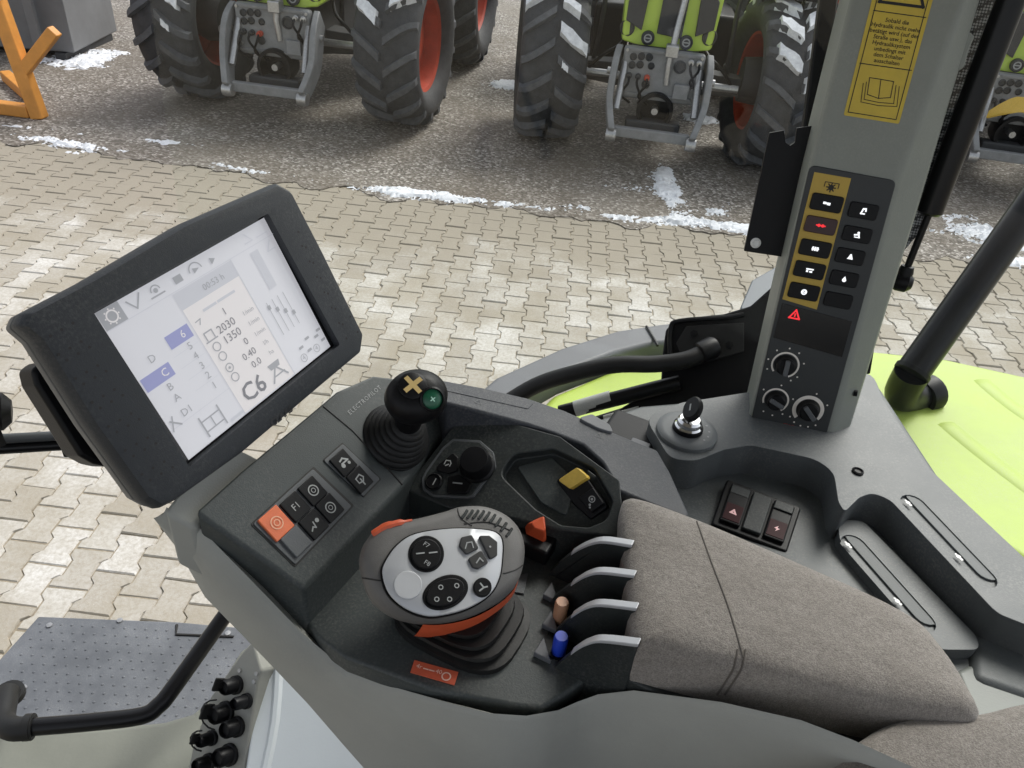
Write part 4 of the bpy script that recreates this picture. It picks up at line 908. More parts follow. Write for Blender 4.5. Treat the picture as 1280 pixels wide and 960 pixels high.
# warning sticker
stk = [(1054.6, 144), (1123.7, 155), (1166, 0), (1200, -118), (1124, -118), (1090, 0)]
ws = plate('warning_sticker', PP, stk, -0.0005, 0.0006, M_ysticker, pil, r=0.002)
PS = PP.up(0.0006); f = Flat(PS, 0.0003)
Lp = lambda a, b: [PS.uv(a), PS.uv(b)]
il = [(1060, 140), (1120, 149.5), (1160, 0), (1190, -112), (1128, -112), (1096, 0)]
f.line([PS.uv(p) for p in il], 0.0009, True); f.line(Lp((1092, 13), (1157, 22)), 0.0009); f.line(Lp((1075, 79), (1139, 88)), 0.0009)
tri = [PS.uv(p) for p in ((1099, 2), (1154, 9), (1142, -52))]; f.line(tri, 0.0028, True); f.line(Lp((1128, -4), (1132, -28)), 0.0026)
f.line([PS.uv(p) for p in ((1084, 118), (1087, 97), (1100, 99), (1117, 102), (1113, 122), (1098, 123), (1084, 118))], 0.0008)
f.line(Lp((1098, 123), (1101, 100)), 0.0008)
for d in (4, 8): f.line([PS.uv(p) for p in ((1087 - d, 101 + d * .4), (1084 - d, 121 + d * .8), (1098, 124 + d), (1113 + d, 126 + d * .9), (1116 + d, 105 + d * .4))], 0.0007)
f.build('pictogram', M_ink, ws)
cA, cB = PS.uv((1121.5, 27)), PS.uv((1108.5, 77.5)); TL = ['Sobald die', 'Hydraulik nicht mehr', 'betätigt wird (auf der', 'Straße usw.), das', 'Hydrauliksystem', 'unbedingt mit', 'dem Schalter', 'ausschalten']
for i, s_ in enumerate(TL):
    t = i / 7; text('print_line', s_, PS, (cA[0] + (cB[0] - cA[0]) * t, cA[1] + (cB[1] - cA[1]) * t), 0.0057, M_ink, ws, h=0.0004, bold=0.00004)
# black bracket plate beside the pillar
br = thing('bracket_plate', PP.px((955, 300), -0.04), 'flat black bracket plate with a notch and white screw, left of the control pillar', 'bracket')
bpx = [(962, 166), (980, 163), (982, 178), (988, 182), (994, 178), (996, 160), (1040, 154), (1010, 326), (930, 314)]
plate('plate_body', PP, bpx, -0.048, -0.040, M_black, br, bevel=0.001)
lathe('screw', PP.px((944.5, 303.5), -0.040), PP.n, [(0.0062, 0), (0.0062, 0.002), (0.004, 0.003), (0.003, 0.0015), (0.0005, 0.0015)], M_white, br, n=18)
# dark frame edge that runs behind the pillar, coat hook and dotted window edge
fe = thing('window_frame', PP.px((1050, 60), -0.09), 'dark window frame strip with a dotted edge behind the control pillar', 'frame')
plate('frame_strip', PP, [(1042, -130), (1062, -130), (1026, 190), (1000, 190)], -0.11, -0.09, M_black, fe, bevel=0.003)
plate('dotted_edge', PP, [(1268, -130), (1330, -130), (1150, 290), (1116, 330), (1108, 330)], -0.076, -0.0725, M_frit, fe)
plate('seal', PP, [(1256, -130), (1272, -130), (1111, 330), (1088, 468), (1080, 468), (1100, 330)], -0.072, -0.062, M_black, fe, bevel=0.002)
hkp = PP.up(-0.035)
ch = plate('coat_hook', PP, [(1203, 44), (1214, 40), (1219, 46), (1212, 62), (1206, 84), (1197, 90), (1193, 84)], -0.07, -0.02, M_pillar, pil, r=0.003, bevel=0.004)
lathe('trim_clip', PP.px((1067, 491), -0.012), V((1, -.3, .1)), [(0.004, 0.0), (0.004, 0.004), (0.001, 0.004)], M_black, pil, n=10)
# gas strut
gs = thing('gas_strut', PP.px((1128, 352), -0.07), 'black gas strut with a thin rod and ball joint beside the pillar', 'strut')
s0 = PP.px((1127, 352), -0.068); s1 = PP.px((1161, 268), -0.06); s2 = PP.px((1310, -120), -0.03)
tube('rod', [s0, s1 + (s1 - s0) * 0.1], 0.0042, M_satin, gs, n=14)
tube('cylinder', [s1, s1 + (s2 - s1) * 0.01, s2], [0.011, 0.0145, 0.0145], M_satin, gs, n=20)
lathe('ball_joint', s0, V((1, -.3, 0)), [(0.001, -0.013), (0.008, -0.012), (0.012, -0.005), (0.012, 0.006), (0.007, 0.012), (0.001, 0.013)], M_black, gs, n=20)
lathe('joint_neck', s0, s1 - s0, [(0.009, 0), (0.009, 0.014), (0.0075, 0.02), (0.004, 0.021)], M_black, gs, n=16)

# ================================================================== ARMREST CONSOLE
arm = thing('armrest_console', frz(0.15, 0.42, 1.55), 'dark armrest console carrying buttons, levers and a brown fabric elbow pad', 'console')
PD = Plane(V((-0.1982, 0.4262, 2.0335)), (FW * -0.63 + UZ * 0.777), RT)       # sloped button deck
deck_px = [(243, 640), (300, 588), (400, 505), (420, 488), (466, 468), (550, 478), (580, 512), (505, 607), (380, 737)]
deck = prism('button_deck', [PD.px(p) for p in deck_px], V((0, 0, -0.062)), M_deck, arm, bevel=0.004, seg=3)
TZ = 1.945
tray_px = [(300, 690), (374, 742), (384, 780), (398, 798), (432, 822), (540, 862), (640, 882), (676, 886), (700, 872), (792, 812), (820, 700), (690, 540), (520, 560)]
tray = prism('tray_floor', [atz(p, TZ) for p in tray_px], V((0, 0, -0.022)), M_deck, arm, bevel=0.004, seg=3)
# raised middle block, sloping up away from the driver
PM = Plane(frz(0.25, 0.445, 1.966), (-RT * 0.5 + UZ * 0.866), FW * -1)
mid_px = [(506, 611), (582, 512), (700, 545), (775, 600), (782, 672), (700, 662), (640, 647), (560, 634)]
midb = prism('middle_block', [PM.px(p) for p in mid_px], V((0, 0, -0.09)), M_dark, arm, bevel=0.004, seg=3)
dish = [(622, 588), (640, 563), (690, 556), (742, 580), (766, 622), (757, 646), (735, 655), (700, 652), (668, 632)]
vs, fs = prism_data(round_poly([PM.px(p, 0.01) for p in dish], 0.012), PM.n * -0.022); boolean(midb, vs, fs)
plate('dish_floor', PM, [(646, 583), (690, 572), (720, 600), (708, 645), (676, 628)], -0.013, -0.0095, M_deck, midb, r=0.003, bevel=0.001)
# rim
PRM = Plane(frz(0.05, 0.55, 2.0), (FW * -0.17 + UZ), RT)
rim_px = [(545, 473), (605, 484), (660, 497), (705, 512), (767, 540), (822, 562), (838, 590), (862, 643), (858, 647), (815, 630), (772, 612), (768, 602), (753, 577), (730, 555), (690, 540), (660, 530), (585, 510), (556, 503)]
rim = prism('rim', [PRM.px(p) for p in rim_px], V((0, 0, -0.085)), M_rim, arm, bevel=0.004, seg=4)
plate('rim_insert', PRM, [(556, 481), (668, 503), (660, 511), (552, 487)], -0.001, 0.0006, M_rim, rim, r=0.002, bevel=0.0004)
for p in ((598, 503), (748, 545)):
    c = PRM.uv(p); f = Flat(PRM, 0.0005); f.line([(c[0] + .004 * math.cos(t), c[1] + .004 * math.sin(t)) for t in (0.2, 2.3, 4.4)], 0.0006, True); f.build('arrow_mark', M_inset, rim)
plate('outer_flap', PRM, [(722, 522), (740, 517), (762, 530), (768, 541), (748, 535)], -0.01, 0.003, M_greyrub, rim, r=0.004, bevel=0.001)
# grey lower shell towards the driver
ST = [(203, 638, .276), (243, 662, .281), (310, 730, .284), (375, 797, .293), (430, 843, .297), (490, 864, .299), (549, 881, .301), (610, 897, .305), (655, 900, .315), (695, 893, .338), (720, 882, .354), (745, 873, .364), (790, 868, .370), (900, 883, .372), (1000, 906, .372), (1065, 931, .372), (1140, 965, .372)]
SB = [(204, 641), (224, 684), (256, 746), (330, 822), (385, 880), (430, 932), (490, 1000), (560, 1060), (620, 1090), (680, 1100), (715, 1100), (745, 1100), (790, 1100), (900, 1100), (1000, 1100), (1065, 1100), (1140, 1100)]
tp3 = [atR(p[:2], p[2]) for p in ST]; bt3 = [atR(b_, p[2] + 0.012) for b_, p in zip(SB, ST)]
rows = [[p + RT * 0.012 - UZ * 0.012 for p in tp3], [p + RT * 0.004 for p in tp3], [p - UZ * 0.004 for p in tp3], [p.lerp(q, 0.33) - RT * (0.009 if i < 4 else 0.003) for i, (p, q) in enumerate(zip(tp3, bt3))], [p.lerp(q, 0.66) - RT * (0.008 if i < 4 else 0.001) for i, (p, q) in enumerate(zip(tp3, bt3))], bt3, [p + RT * 0.05 for p in bt3]]
gs_ = loft('lower_shell', rows, M_shell, arm, cap=False, closed=False, ang=50)
prism('core', [frz(f_, r_, 1.90) for f_, r_ in ((0.34, 0.36), (0.34, 0.52), (0.10, 0.52), (-0.12, 0.50), (-0.12, 0.40), (0.1, 0.36))], V((0, 0, -0.10)), M_dark, arm, bevel=0.01)
prism('front_trim', [PD.px(p, -0.012) for p in ((204, 640), (243, 661), (262, 640), (330, 575), (300, 560), (225, 612))], V((0, 0, -0.06)), M_shell, arm, bevel=0.004)
# dark flank under the elbow pad, grey shell below it
prism('rear_flank', [frz(f_, 0.3765, z_) for f_, z_ in ((0.115, 1.88), (0.085, 1.945), (0.05, 1.972), (-0.22, 1.972), (-0.22, 1.85), (0.115, 1.85))], RT * 0.10, M_dark, arm, bevel=0.003)
# four valve fins with silver top edges
fins = [[(675, 735), (690, 713), (706, 698), (722, 687), (740, 679), (757, 677), (790, 682)],
        [(673, 770), (690, 749), (706, 736), (721, 726), (734, 719), (752, 715.5), (793, 720)],
        [(671, 812), (690, 792), (706, 777), (721, 766), (734, 759), (752, 756), (796, 761)],
        [(660, 852), (690, 836), (706, 823), (721, 811.5), (734, 804.5), (752, 801), (798, 806)]]
for k, (ln, R_) in enumerate(zip(fins, (0.462, 0.433, 0.404, 0.375))):
    P3 = smooth_loop([atR(p, R_) for p in ln], 4, False)
    bot = [V((p.x, p.y, 1.925 if k < 3 else 1.90)) for p in reversed(P3)]
    fin = prism('valve_fin', P3 + bot, RT * 0.0055, M_dark, arm, bevel=0.001, seg=2)
    n0 = 10; st = P3[n0:]
    cap = loft('silver_edge', [[p - RT * 0.0008 + UZ * -0.0025, p - RT * 0.0008 + UZ * 0.0012, p + RT * 0.0063 + UZ * 0.0012, p + RT * 0.0063 - UZ * 0.0025] for p in st], M_silver, fin, bevel=0.0008, seg=2)
    if k:
        a = atR((ln[0][0] + 2, ln[0][1] - 6), R_); q = V((a.x, a.y, TZ + 0.0005))
        prism('fin_toe', [q, q - FW * 0.016, q - FW * 0.001 + RT * 0.018], UZ * 0.006, M_greyrub, fin, bevel=0.001)
prism('fin_well', [frz(f_, r_, TZ + 0.0015) for f_, r_ in ((0.118, 0.382), (0.03, 0.382), (0.03, 0.475), (0.128, 0.475))], UZ * -0.004, M_black, arm)
for p, R_, m in (((702, 757), 0.420, M_tan), ((701, 800), 0.390, M_blue)):
    c = atR(p, R_); b = V((c.x, c.y, TZ)); ht = c.z - TZ
    lathe('coloured_pin', b, UZ, [(0.0062, 0), (0.0062, ht + 0.003), (0.0052, ht + 0.0055), (0.0005, ht + 0.0055)], m, arm, n=18)
# orange rocker lever
oc = PM.px((671, 663), 0.0); op = Plane(oc, (-RT * 0.35 + UZ * 0.9), FW * -1)
q = [(655, 655), (668, 648), (682, 647), (683, 676), (679, 679), (657, 668)]
bs = [op.px(p, -0.008) for p in q]; cen = sum(bs, V()) / 6
tp_ = [op.px(p, 0.006) for p in ((664, 654), (670, 650), (680, 645), (682, 660), (680, 664), (668, 660))]
loft('orange_rocker', [bs, tp_], M_orange, arm, bevel=0.0012)
box('rocker_socket', oc - UZ * 0.017, FW * 0.018, RT * 0.014, UZ * 0.009, M_black, arm, bevel=0.003)
# yellow switch and its black twin
yp = Plane(PM.px((728, 608), -0.006), (PM.n * 0.8 - RT * 0.35 + FW * 0.1), FW * -1)
plate('switch_base', yp, [(694, 600), (724, 584), (760, 634), (738, 650), (716, 630)], -0.012, 0.002, M_black, midb, r=0.003, bevel=0.002)
plate('yellow_switch', yp, [(697, 600), (721, 584), (735, 596), (712, 611)], 0.0, 0.012, M_yellow, midb, r=0.002, bevel=0.002)
bt = plate('black_switch', yp, [(722, 622), (741, 609), (755, 629), (738, 641)], 0.0, 0.010, M_black, midb, r=0.002, bevel=0.002)
c = yp.uv((740, 624), 0.010); f = Flat(yp, 0.0103); f.ring(*c, 0.0028, 0.0009); f.disc(c[0], c[1], 0.0013, 8); f.disc(c[0], c[1] - 0.0055, 0.0012, 8); f.disc(c[0] + .001, c[1] - 0.0078, 0.001, 8); f.build('symbol', M_greyprint, midb)
# round-cornered four-key cluster
cl_px = [(527, 598), (532, 588), (552, 560), (566, 548), (600, 550), (617, 565), (620, 583), (592, 621), (584, 623), (541, 621), (528, 612)]
cl = plate('key_cluster', PM, cl_px, -0.001, 0.003, M_inset, midb, r=0.004, bevel=0.001)
gp_ = plate('cluster_face', PM, [(530, 598), (534, 590), (554, 562), (567, 551), (599, 553), (614, 566), (617, 582), (590, 618), (583, 620), (542, 618), (531, 610)], 0.002, 0.0036, M_dark, cl, r=0.004, bevel=0.0005)
def mkey(pts, ic, lines):
    k = plate('key', PM, pts, 0.003, 0.0065, M_black, midb, r=0.003, bevel=0.0012)
    c = PM.uv(ic, 0.0065); f = Flat(PM, 0.0068)
    for ln, w_ in lines: f.line([(c[0] + x * .001, c[1] + y * .001) for x, y in ln], w_)
    f.build('symbol', M_greyprint, midb)
mkey([(545, 583), (566, 565), (573, 572), (572, 588), (560, 592), (546, 588)], (560, 579), [([(-3, -2), (-3, 2), (1, 3), (3, 1), (3, -2)], .001), ([(-1, -3), (1, -1)], .0012)])
mkey([(560, 595), (574, 592), (590, 605), (583, 617), (558, 617)], (572, 604), [([(-4, -1.2), (4, 1.2)], .0014)])
c = PM.px((543, 603), 0.003); lathe('round_key', c, PM.n, [(0.0085, 0), (0.0085, 0.003), (0.0072, 0.0045), (0.0068, 0.0035), (0.0005, 0.0035)], M_black, midb, n=24)
f = Flat(PM, 0.0070); cc = PM.uv((543, 602), 0.007); f.line([(cc[0], cc[1] - .003), (cc[0], cc[1] + .003)], 0.001); f.build('symbol', M_greyprint, midb)
c = PM.px((597, 583), 0.003)
lathe('rotary_knob', c, PM.n, [(0.0175, 0), (0.0175, 0.003), (0.0155, 0.005), (0.0145, 0.016), (0.013, 0.019), (0.0005, 0.020)], M_black, midb, n=36)
# button panels on the deck
def deck_panel(pxs):
    plate('panel_gap', PD, pxs, -0.001, 0.0006, M_ink, deck, r=0.002)
    cx = sum(p[0] for p in pxs) / 4; cy = sum(p[1] for p in pxs) / 4
    return plate('button_panel', PD, [(cx + (x - cx) * 0.95, cy + (y - cy) * 0.95) for x, y in pxs], 0.0, 0.0016, M_inset, deck, r=0.002, bevel=0.0005)
dp1 = deck_panel([(313, 655), (392, 583), (443, 632), (369, 709)])
dp2 = deck_panel([(403, 575), (428, 553), (477, 599), (455, 622)])
sym = {}
def deck_key(p, m, kind, wd=0.0195, hh=0.0205):
    c = PD.uv(p, 0.004); b = plate('key', PD, rect(c[0], c[1], wd, hh), 0.0012, 0.0040, m, deck, px=False, r=0.001, bevel=0.0008)
    if not kind: return
    f = Flat(PD, 0.0044); x, y = c; mm = M_greyprint
    if kind == 'ring': f.ring(x, y, 0.0046, 0.0011); f.ring(x, y, 0.0020, 0.0007, n=10)
    elif kind == 'oring': f.ring(x, y, 0.0052, 0.0010); f.ring(x, y, 0.0026, 0.0009, n=10); mm = mat('pale_orange_print', (0.80, 0.42, 0.26), 0.5)
    elif kind == 'wave': f.line([(x - .006, y - .003), (x - .003, y - .001), (x - .001, y - .003), (x, y + .002)], .0012); f.disc(x + .004, y + .001, .002, 10)
    elif kind == 'cab': f.line([(x - .004, y - .002), (x - .004, y + .003), (x + .002, y + .004), (x + .004, y), (x + .001, y - .003)], .0012, True); f.line([(x, y), (x, y - .006)], .0015)
    elif kind == 'trac': f.disc(x - .003, y - .002, .0022, 10); f.disc(x + .004, y - .003, .0016, 10); f.line([(x - .003, y + .003), (x + .001, y + .004), (x + .005, y)], .0015); f.line([(x - .003, y), (x + .004, y)], .0015)
    elif kind.startswith('t:'):
        text('symbol', kind[2:], PD, c, 0.0085, M_greyprint, deck, h=0.0044); return
    f.build('symbol', mm, deck)
deck_key((346, 653.5), M_orangebtn, 'oring', 0.0215, 0.0235)
deck_key((370, 633), M_black, 't:F1'); deck_key((391.5, 613), M_black, 'ring')
deck_key((371, 676), M_inset, None); deck_key((393, 655), M_black, 'wave'); deck_key((413, 634.5), M_black, 'ring')
deck_key((430, 578), M_black, 'trac'); deck_key((450.5, 599), M_black, 'cab')
# long seam across the deck and the printed word beside the small lever
tube('deck_seam', [PD.px(p, 0.0) for p in ((404, 508), (440, 538), (503, 606))], 0.0009, M_ink, deck, n=6)
text('printed_word', 'ELECTROPILOT', PD, PD.uv((456, 500)), 0.0062, M_greyprint, deck, h=0.0005, rot=0.0, space=1.25)
# orange label on the tray
lab = [atz(p, TZ + 0.0012) for p in ((518, 825), (573, 840), (568, 856), (513, 840))]
lo = prism('orange_label', lab, UZ * -0.001, mat('orange_label', (0.60, 0.12, 0.06), 0.5, 0.1, 300, 0.1, 90), tray)
PLb = Plane(sum(lab, V()) / 4 + UZ * 0.0002, UZ, lab[1] - lab[0]); f = Flat(PLb, 0.0003)
f.ring(0.0105, -0.0012, 0.0034, 0.0011); f.line([(-0.009, 0.0004), (-0.0055, 0.0004)], 0.0011); f.line([(-0.004, 0.0004), (-0.0005, 0.0004)], 0.0011); f.build('ring_print', mat('pale_print', (0.85, 0.6, 0.5), 0.5), lo)
text('print', '4r', PLb, (-0.0132, 0.001), 0.0055, MATS['pale_print'], lo, h=0.0003); text('print', '40', PLb, (0.0035, 0.001), 0.0055, MATS['pale_print'], lo, h=0.0003)
plate('small_marker', Plane(atz((650, 728), TZ), UZ, FW), [(640, 722), (660, 716), (655, 742), (643, 740)], 0, 0.002, M_inset, tray, bevel=0.0005)
# ---- elbow pad
CZ = 2.022
pad_px = [(776, 630), (792, 622), (870, 650), (1000, 706), (1135, 768), (1185, 815), (1222, 872), (1228, 892), (1200, 897), (1090, 880), (930, 842), (812, 812), (794, 800), (788, 760), (780, 690)]
edge3 = smooth_loop([atz(p, CZ - 0.006) for p in pad_px], 5); cen = sum(edge3, V()) / len(edge3)
rings = []
for dz, sc_, drop in ((0.006, 0.02, 0), (0.0058, 0.4, 0), (0.0045, 0.72, 0), (0.002, 0.88, 0), (-0.003, 0.955, 0), (-0.010, 0.99, 0), (-0.020, 1.0, 0), (-0.042, 0.995, 0), (-0.055, 0.97, 0)):
    rings.append([V((cen.x + (p.x - cen.x) * sc_, cen.y + (p.y - cen.y) * sc_, CZ + dz)) for p in edge3])
pad = loft('elbow_pad', rings, M_fabric, arm, ang=70)
pad['label'] = 'brown grey woven fabric elbow pad with a stitched seam'
sm = drape(pad, dense([(871, 652), (890, 705), (908, 752), (920, 790), (929, 822)], 5), 0.0002)
tube('seam', sm, 0.0007, M_thread, pad, n=6)
for dx in (-7, 3):
    tube('stitching', drape(pad, dense([(929 + dx, 812), (924 + dx, 835), (914 + dx, 852), (903 + dx, 868)], 4), 0.0002), 0.0008, M_thread, pad, n=6)

# ---- driver's seat corner
seat = thing('driver_seat', atz((1200, 1000), 1.75), 'rounded corner of the grey brown fabric driver seat behind the elbow pad', 'seat')
spx_ = [(1035, 962), (1062, 934), (1100, 914), (1150, 905), (1215, 902), (1290, 886), (1400, 890), (1450, 1050), (1200, 1150), (1000, 1060)]
e3 = smooth_loop([atz(p, 1.985) for p in spx_], 5); cen = sum(e3, V()) / len(e3)
rings = [[V((cen.x + (p.x - cen.x) * s_, cen.y + (p.y - cen.y) * s_, 1.99 + dz)) for p in e3] for dz, s_ in ((0.022, 0.02), (0.021, 0.5), (0.016, 0.8), (0.008, 0.92), (-0.005, 0.985), (-0.02, 1.0), (-0.08, 0.98), (-0.24, 0.95))]
loft('cushion', rings, M_fabric, seat, ang=70)

# ================================================================== TERMINAL
SO = V((-0.29726, 0.45187, 2.20312)); SX = V((0.41661, 0.90853, 0.07768)).normalized(); SYd = V((0.43313, -0.14147, -0.88734)).normalized()
SN = SYd.cross(SX).normalized() * 1.0
PSC = Plane(SO, SN if SN.dot(CAM - SO) > 0 else -SN, SX)
term = thing('terminal_monitor', PSC.px((300, 600), -0.06), 'dark display terminal with a wide bezel and a lit screen of tractor settings', 'monitor')
FH = 0.007                                        # front of the bezel above the screen
out_px = [(34, 391), (116, 348), (236, 277), (349, 228), (367, 238), (405, 312), (457, 418), (454, 440), (403, 483), (307, 565), (222, 626), (202, 636), (184, 626), (116, 531), (49, 425), (27, 406)]
fr = round_poly([PSC.px(p, FH) for p in out_px], 0.004)
cen = sum(fr, V()) / len(fr)
sc3 = lambda s_, h: [cen + (p - cen) * s_ + PSC.n * h for p in fr]
mon = loft('bezel', [sc3(0.93, 0.0012), sc3(0.975, 0.0), sc3(1.0, -0.005), sc3(1.006, -0.012), sc3(1.0, -0.018)], M_bezel, term, ang=60)
hole = [PSC.px(p, FH) for p in ((115, 389), (334, 267), (424, 431), (236, 584))]
hole2 = [p + PSC.n * 0.02 for p in round_poly(hole, 0.002)]
vs, fs = prism_data(hole2, PSC.n * -0.0272); boolean(mon, vs, fs)
loft('rear_housing', [sc3(1.0, -0.019), sc3(0.99, -0.03), sc3(0.93, -0.045)], M_bezeledge, term, bevel=0.003)
scr = plate('screen', PSC, [(113, 390), (336, 265), (426, 432), (234, 586)], -0.002, 0.0, mat('screen_border', (0.01, 0.01, 0.011), 0.2), term)
M_scr = mat('lit_screen', (0.47, 0.47, 0.50), 0.12, emit=0.40, spec=0.5)
lit = plate('lit_area', PSC, [(118, 392), (330, 272), (413, 433), (236, 575)], 0.0, 0.0004, M_scr, scr)
Q = [(118, 392), (330, 272), (413, 433), (236, 575)]
SW, SH = 0.171, 0.128
def T_(u, v): return (u * SW, -v * SH)             # screen fractions to plane coordinates
PS1 = PSC.up(0.0005)
def fuv(p):
    a = PSC.uv(p, 0.0006); return (a[0] / SW, -a[1] / SH)
def stone(name, g, e): return mat(name, g, 0.3, emit=e)
M_sc1 = stone('screen_grey', (0.40, 0.405, 0.44), 0.38); M_sc2 = stone('screen_dark', (0.17, 0.17, 0.185), 0.3); M_sc3 = stone('screen_blue', (0.22, 0.23, 0.40), 0.38); M_sc4 = stone('screen_pale', (0.51, 0.49, 0.495), 0.42); M_sc5 = stone('screen_mid', (0.28, 0.285, 0.305), 0.32)
def sbox(name, u0, u1, v0, v1, m, h): return obj(name, [PS1.at(*T_(u, v), h) for u, v in ((u0, v0), (u1, v0), (u1, v1), (u0, v1))], [[0, 1, 2, 3]], m, scr, smooth=False)
def stx(s_, u, v, size, m=M_sc2, bold=0): text('reading', s_, PS1, T_(u, v), size, m, scr, h=0.0005, bold=bold)
sbox('header_band', 0.0, 0.11, 0.0, 0.115, M_sc5, 0.0001)
sbox('window_panel', 0.345, 0.70, 0.125, 0.985, M_sc4, 0.0001)
sbox('panel_header', 0.345, 0.70, 0.125, 0.235, M_sc1, 0.0002)
f = Flat(PS1, 0.0003)
f.line([T_(0.0, 0.118), T_(1.0, 0.118)], 0.0006); f.line([T_(0.702, 0.125), T_(0.702, 0.99)], 0.001); f.line([T_(0.345, 0.125), T_(0.345, 0.99)], 0.0005); f.line([T_(0.0, 0.79), T_(0.345, 0.79)], 0.0004)
for v in (0.44, 0.52, 0.60, 0.68): f.line([T_(0.19, v), T_(0.33, v)], 0.0003)
f.build('grid_lines', M_sc1, scr)
f = Flat(PS1, 0.0005); c = T_(0.055, 0.057)
f.ring(*c, 0.0042, 0.0012); 
for k in range(8): f.disc(c[0] + .0056 * math.cos(k * .785), c[1] + .0056 * math.sin(k * .785), .0007, 6)
f.build('gear_symbol', M_sc4, scr)
f = Flat(PS1, 0.0005)
f.line([T_(.14, .03), T_(.17, .09), T_(.21, .02)], .0012); f.line([T_(.25, .085), T_(.32, .085)], .0012); f.ring(*T_(.285, .055), .004, .001, 0, 3.2); f.disc(*T_(.285, .055), .002, 8)
f.poly([T_(.385, .04), T_(.43, .04), T_(.43, .085), T_(.385, .085)]); f.ring(*T_(.51, .07), .006, .001, 0, 3.14); f.poly([T_(.495, .05), T_(.53, .065), T_(.495, .085)]); f.poly([T_(.60, .045), T_(.63, .065), T_(.60, .09)])
f.build('status_symbols', M_sc5, scr)
f = Flat(PS1, 0.0005)
f.line([T_(.84, .03), T_(.87, .085), T_(.82, .085)], .0009); f.line([T_(.90, .085), T_(.97, .085)], .0008); f.line([T_(.96, .14), T_(.92, .2), T_(.97, .2)], .0011)
f.poly([T_(.82, .15), T_(.87, .15), T_(.87, .42), T_(.82, .42)])
f.build('bar_graph', M_sc1, scr)
f = Flat(PS1, 0.0005)
for u in (.76, .80, .84, .88): f.line([T_(u, .48), T_(u, .72)], .0006); f.poly([T_(u - .008, .50 + (u - .76)), T_(u + .012, .50 + (u - .76)), T_(u + .012, .53 + (u - .76)), T_(u - .008, .53 + (u - .76))])
for u, v in ((.80, .86), (.86, .83), (.92, .86), (.84, .91), (.95, .83), (.95, .91)): f.poly([T_(u, v), T_(u + .03, v), T_(u + .03, v + .018), T_(u, v + .018)])
f.ring(*T_(.80, .94), .0035, .0006); f.ring(*T_(.90, .94), .0035, .0006)
f.build('spool_symbols', M_sc5, scr)
stx('4', .80, .94, .006, M_sc5); stx('4', .90, .94, .006, M_sc5)
sbox('gear_box_mark', 0.20, 0.33, 0.31, 0.395, M_sc3, 0.0003); sbox('gear_box_mark', 0.0, 0.155, 0.44, 0.525, M_sc3, 0.0003)
for s_, u, v in (('D', .10, .375), ('B', .10, .57), ('A', .10, .645), ('5', .285, .435), ('4', .285, .505), ('3', .285, .575), ('2', .285, .645), ('1', .285, .72)): stx(s_, u, v, .0085, M_sc5)
stx('C', .115, .483, .0088, M_sc4); stx('6', .285, .352, .0088, M_sc4); stx('D1', .105, .745, .0085, M_sc5)
f = Flat(PS1, 0.0005)
f.line([T_(.03, .72), T_(.0, .80)], .001); f.line([T_(.01, .74), T_(.05, .79)], .0014)
for v in (.86, .93): f.line([T_(.13, v), T_(.24, v)], .0011); f.line([T_(.13, v - .03), T_(.13, v + .03)], .0014); f.line([T_(.24, v - .03), T_(.24, v + .03)], .0014)
f.line([T_(.185, .86), T_(.185, .93)], .0011); f.build('drive_symbol', M_sc5, scr)
stx('00:53 h', .56, .185, .0075, M_sc5); f = Flat(PS1, 0.0005); f.line([T_(.44, .30), T_(.51, .30)], .0022); f.line([T_(.53, .30), T_(.63, .30)], .0022); f.build('caption_bar', M_sc1, scr)
for s_, u, v, sz in (('1', .53, .375, .0085), ('2030', .50, .455, .0095), ('1350', .50, .53, .0095), ('0', .55, .61, .0085), ('0.40', .53, .69, .0085), ('0.0', .54, .765, .0085)): stx(s_, u, v, sz)
for k, v in enumerate((.455, .53, .61, .69, .765)): stx(('1/min', '1/min', '1/min', 'l/h', 'ha')[k], .645, v, .0055, M_sc5)
f = Flat(PS1, 0.0005)
f.line([T_(.37, .335), T_(.40, .33), T_(.385, .36)], .0008); f.line([T_(.375, .47), T_(.375, .42), T_(.42, .42), T_(.42, .47)], .0011); f.line([T_(.365, .48), T_(.43, .48)], .0011)
for v in (.53, .60, .685, .755): f.ring(*T_(.40, v), .0035, .0009, n=14)
f.disc(*T_(.40, .685), .0012, 8); f.build('row_symbols', M_sc5, scr)
stx('C6', .455, .895, .021, M_sc2, 0.0003)
f = Flat(PS1, 0.0005); f.poly([T_(.58, .83), T_(.66, .83), T_(.65, .87), T_(.59, .87)]); f.line([T_(.57, .95), T_(.62, .86), T_(.67, .95)], .0016); f.line([T_(.59, .92), T_(.66, .92)], .0012); f.build('tractor_symbol', M_sc5, scr)
f = Flat(PS1, 0.0005); f.line([T_(.27, .965), T_(.335, .965)], .0025); f.build('caption_bar', M_sc1, scr)
# bezel dimples and the raised maker's word
dv, df = [], []
PB = PSC.up(FH + 0.0012)
for p, q in (((70, 420), (205, 615)), ((380, 290), (440, 415))):
    for i in range(14):
        for j in range(4):
            x = p[0] + (q[0] - p[0]) * i / 13 + (j - 1.5) * 14; y = p[1] + (q[1] - p[1]) * i / 13 - (j - 1.5) * 8 + (4 if i % 2 else -4)
            if not inside((x, y), [(45, 405), (112, 392), (232, 585), (205, 622), (185, 612)]) and not inside((x, y), [(345, 265), (362, 250), (448, 415), (446, 436), (432, 432)]): continue
            c = PB.px((x, y)) + PB.n * 0.0002; b = len(dv)
            dv += [c + (PB.ax * math.cos(k * 1.047) + PB.ay * math.sin(k * 1.047)) * 0.0011 for k in range(6)]; df.append(list(range(b, b + 6)))
dd = obj('dimple', dv, df, M_ink, mon, smooth=False); dd['kind'] = 'stuff'
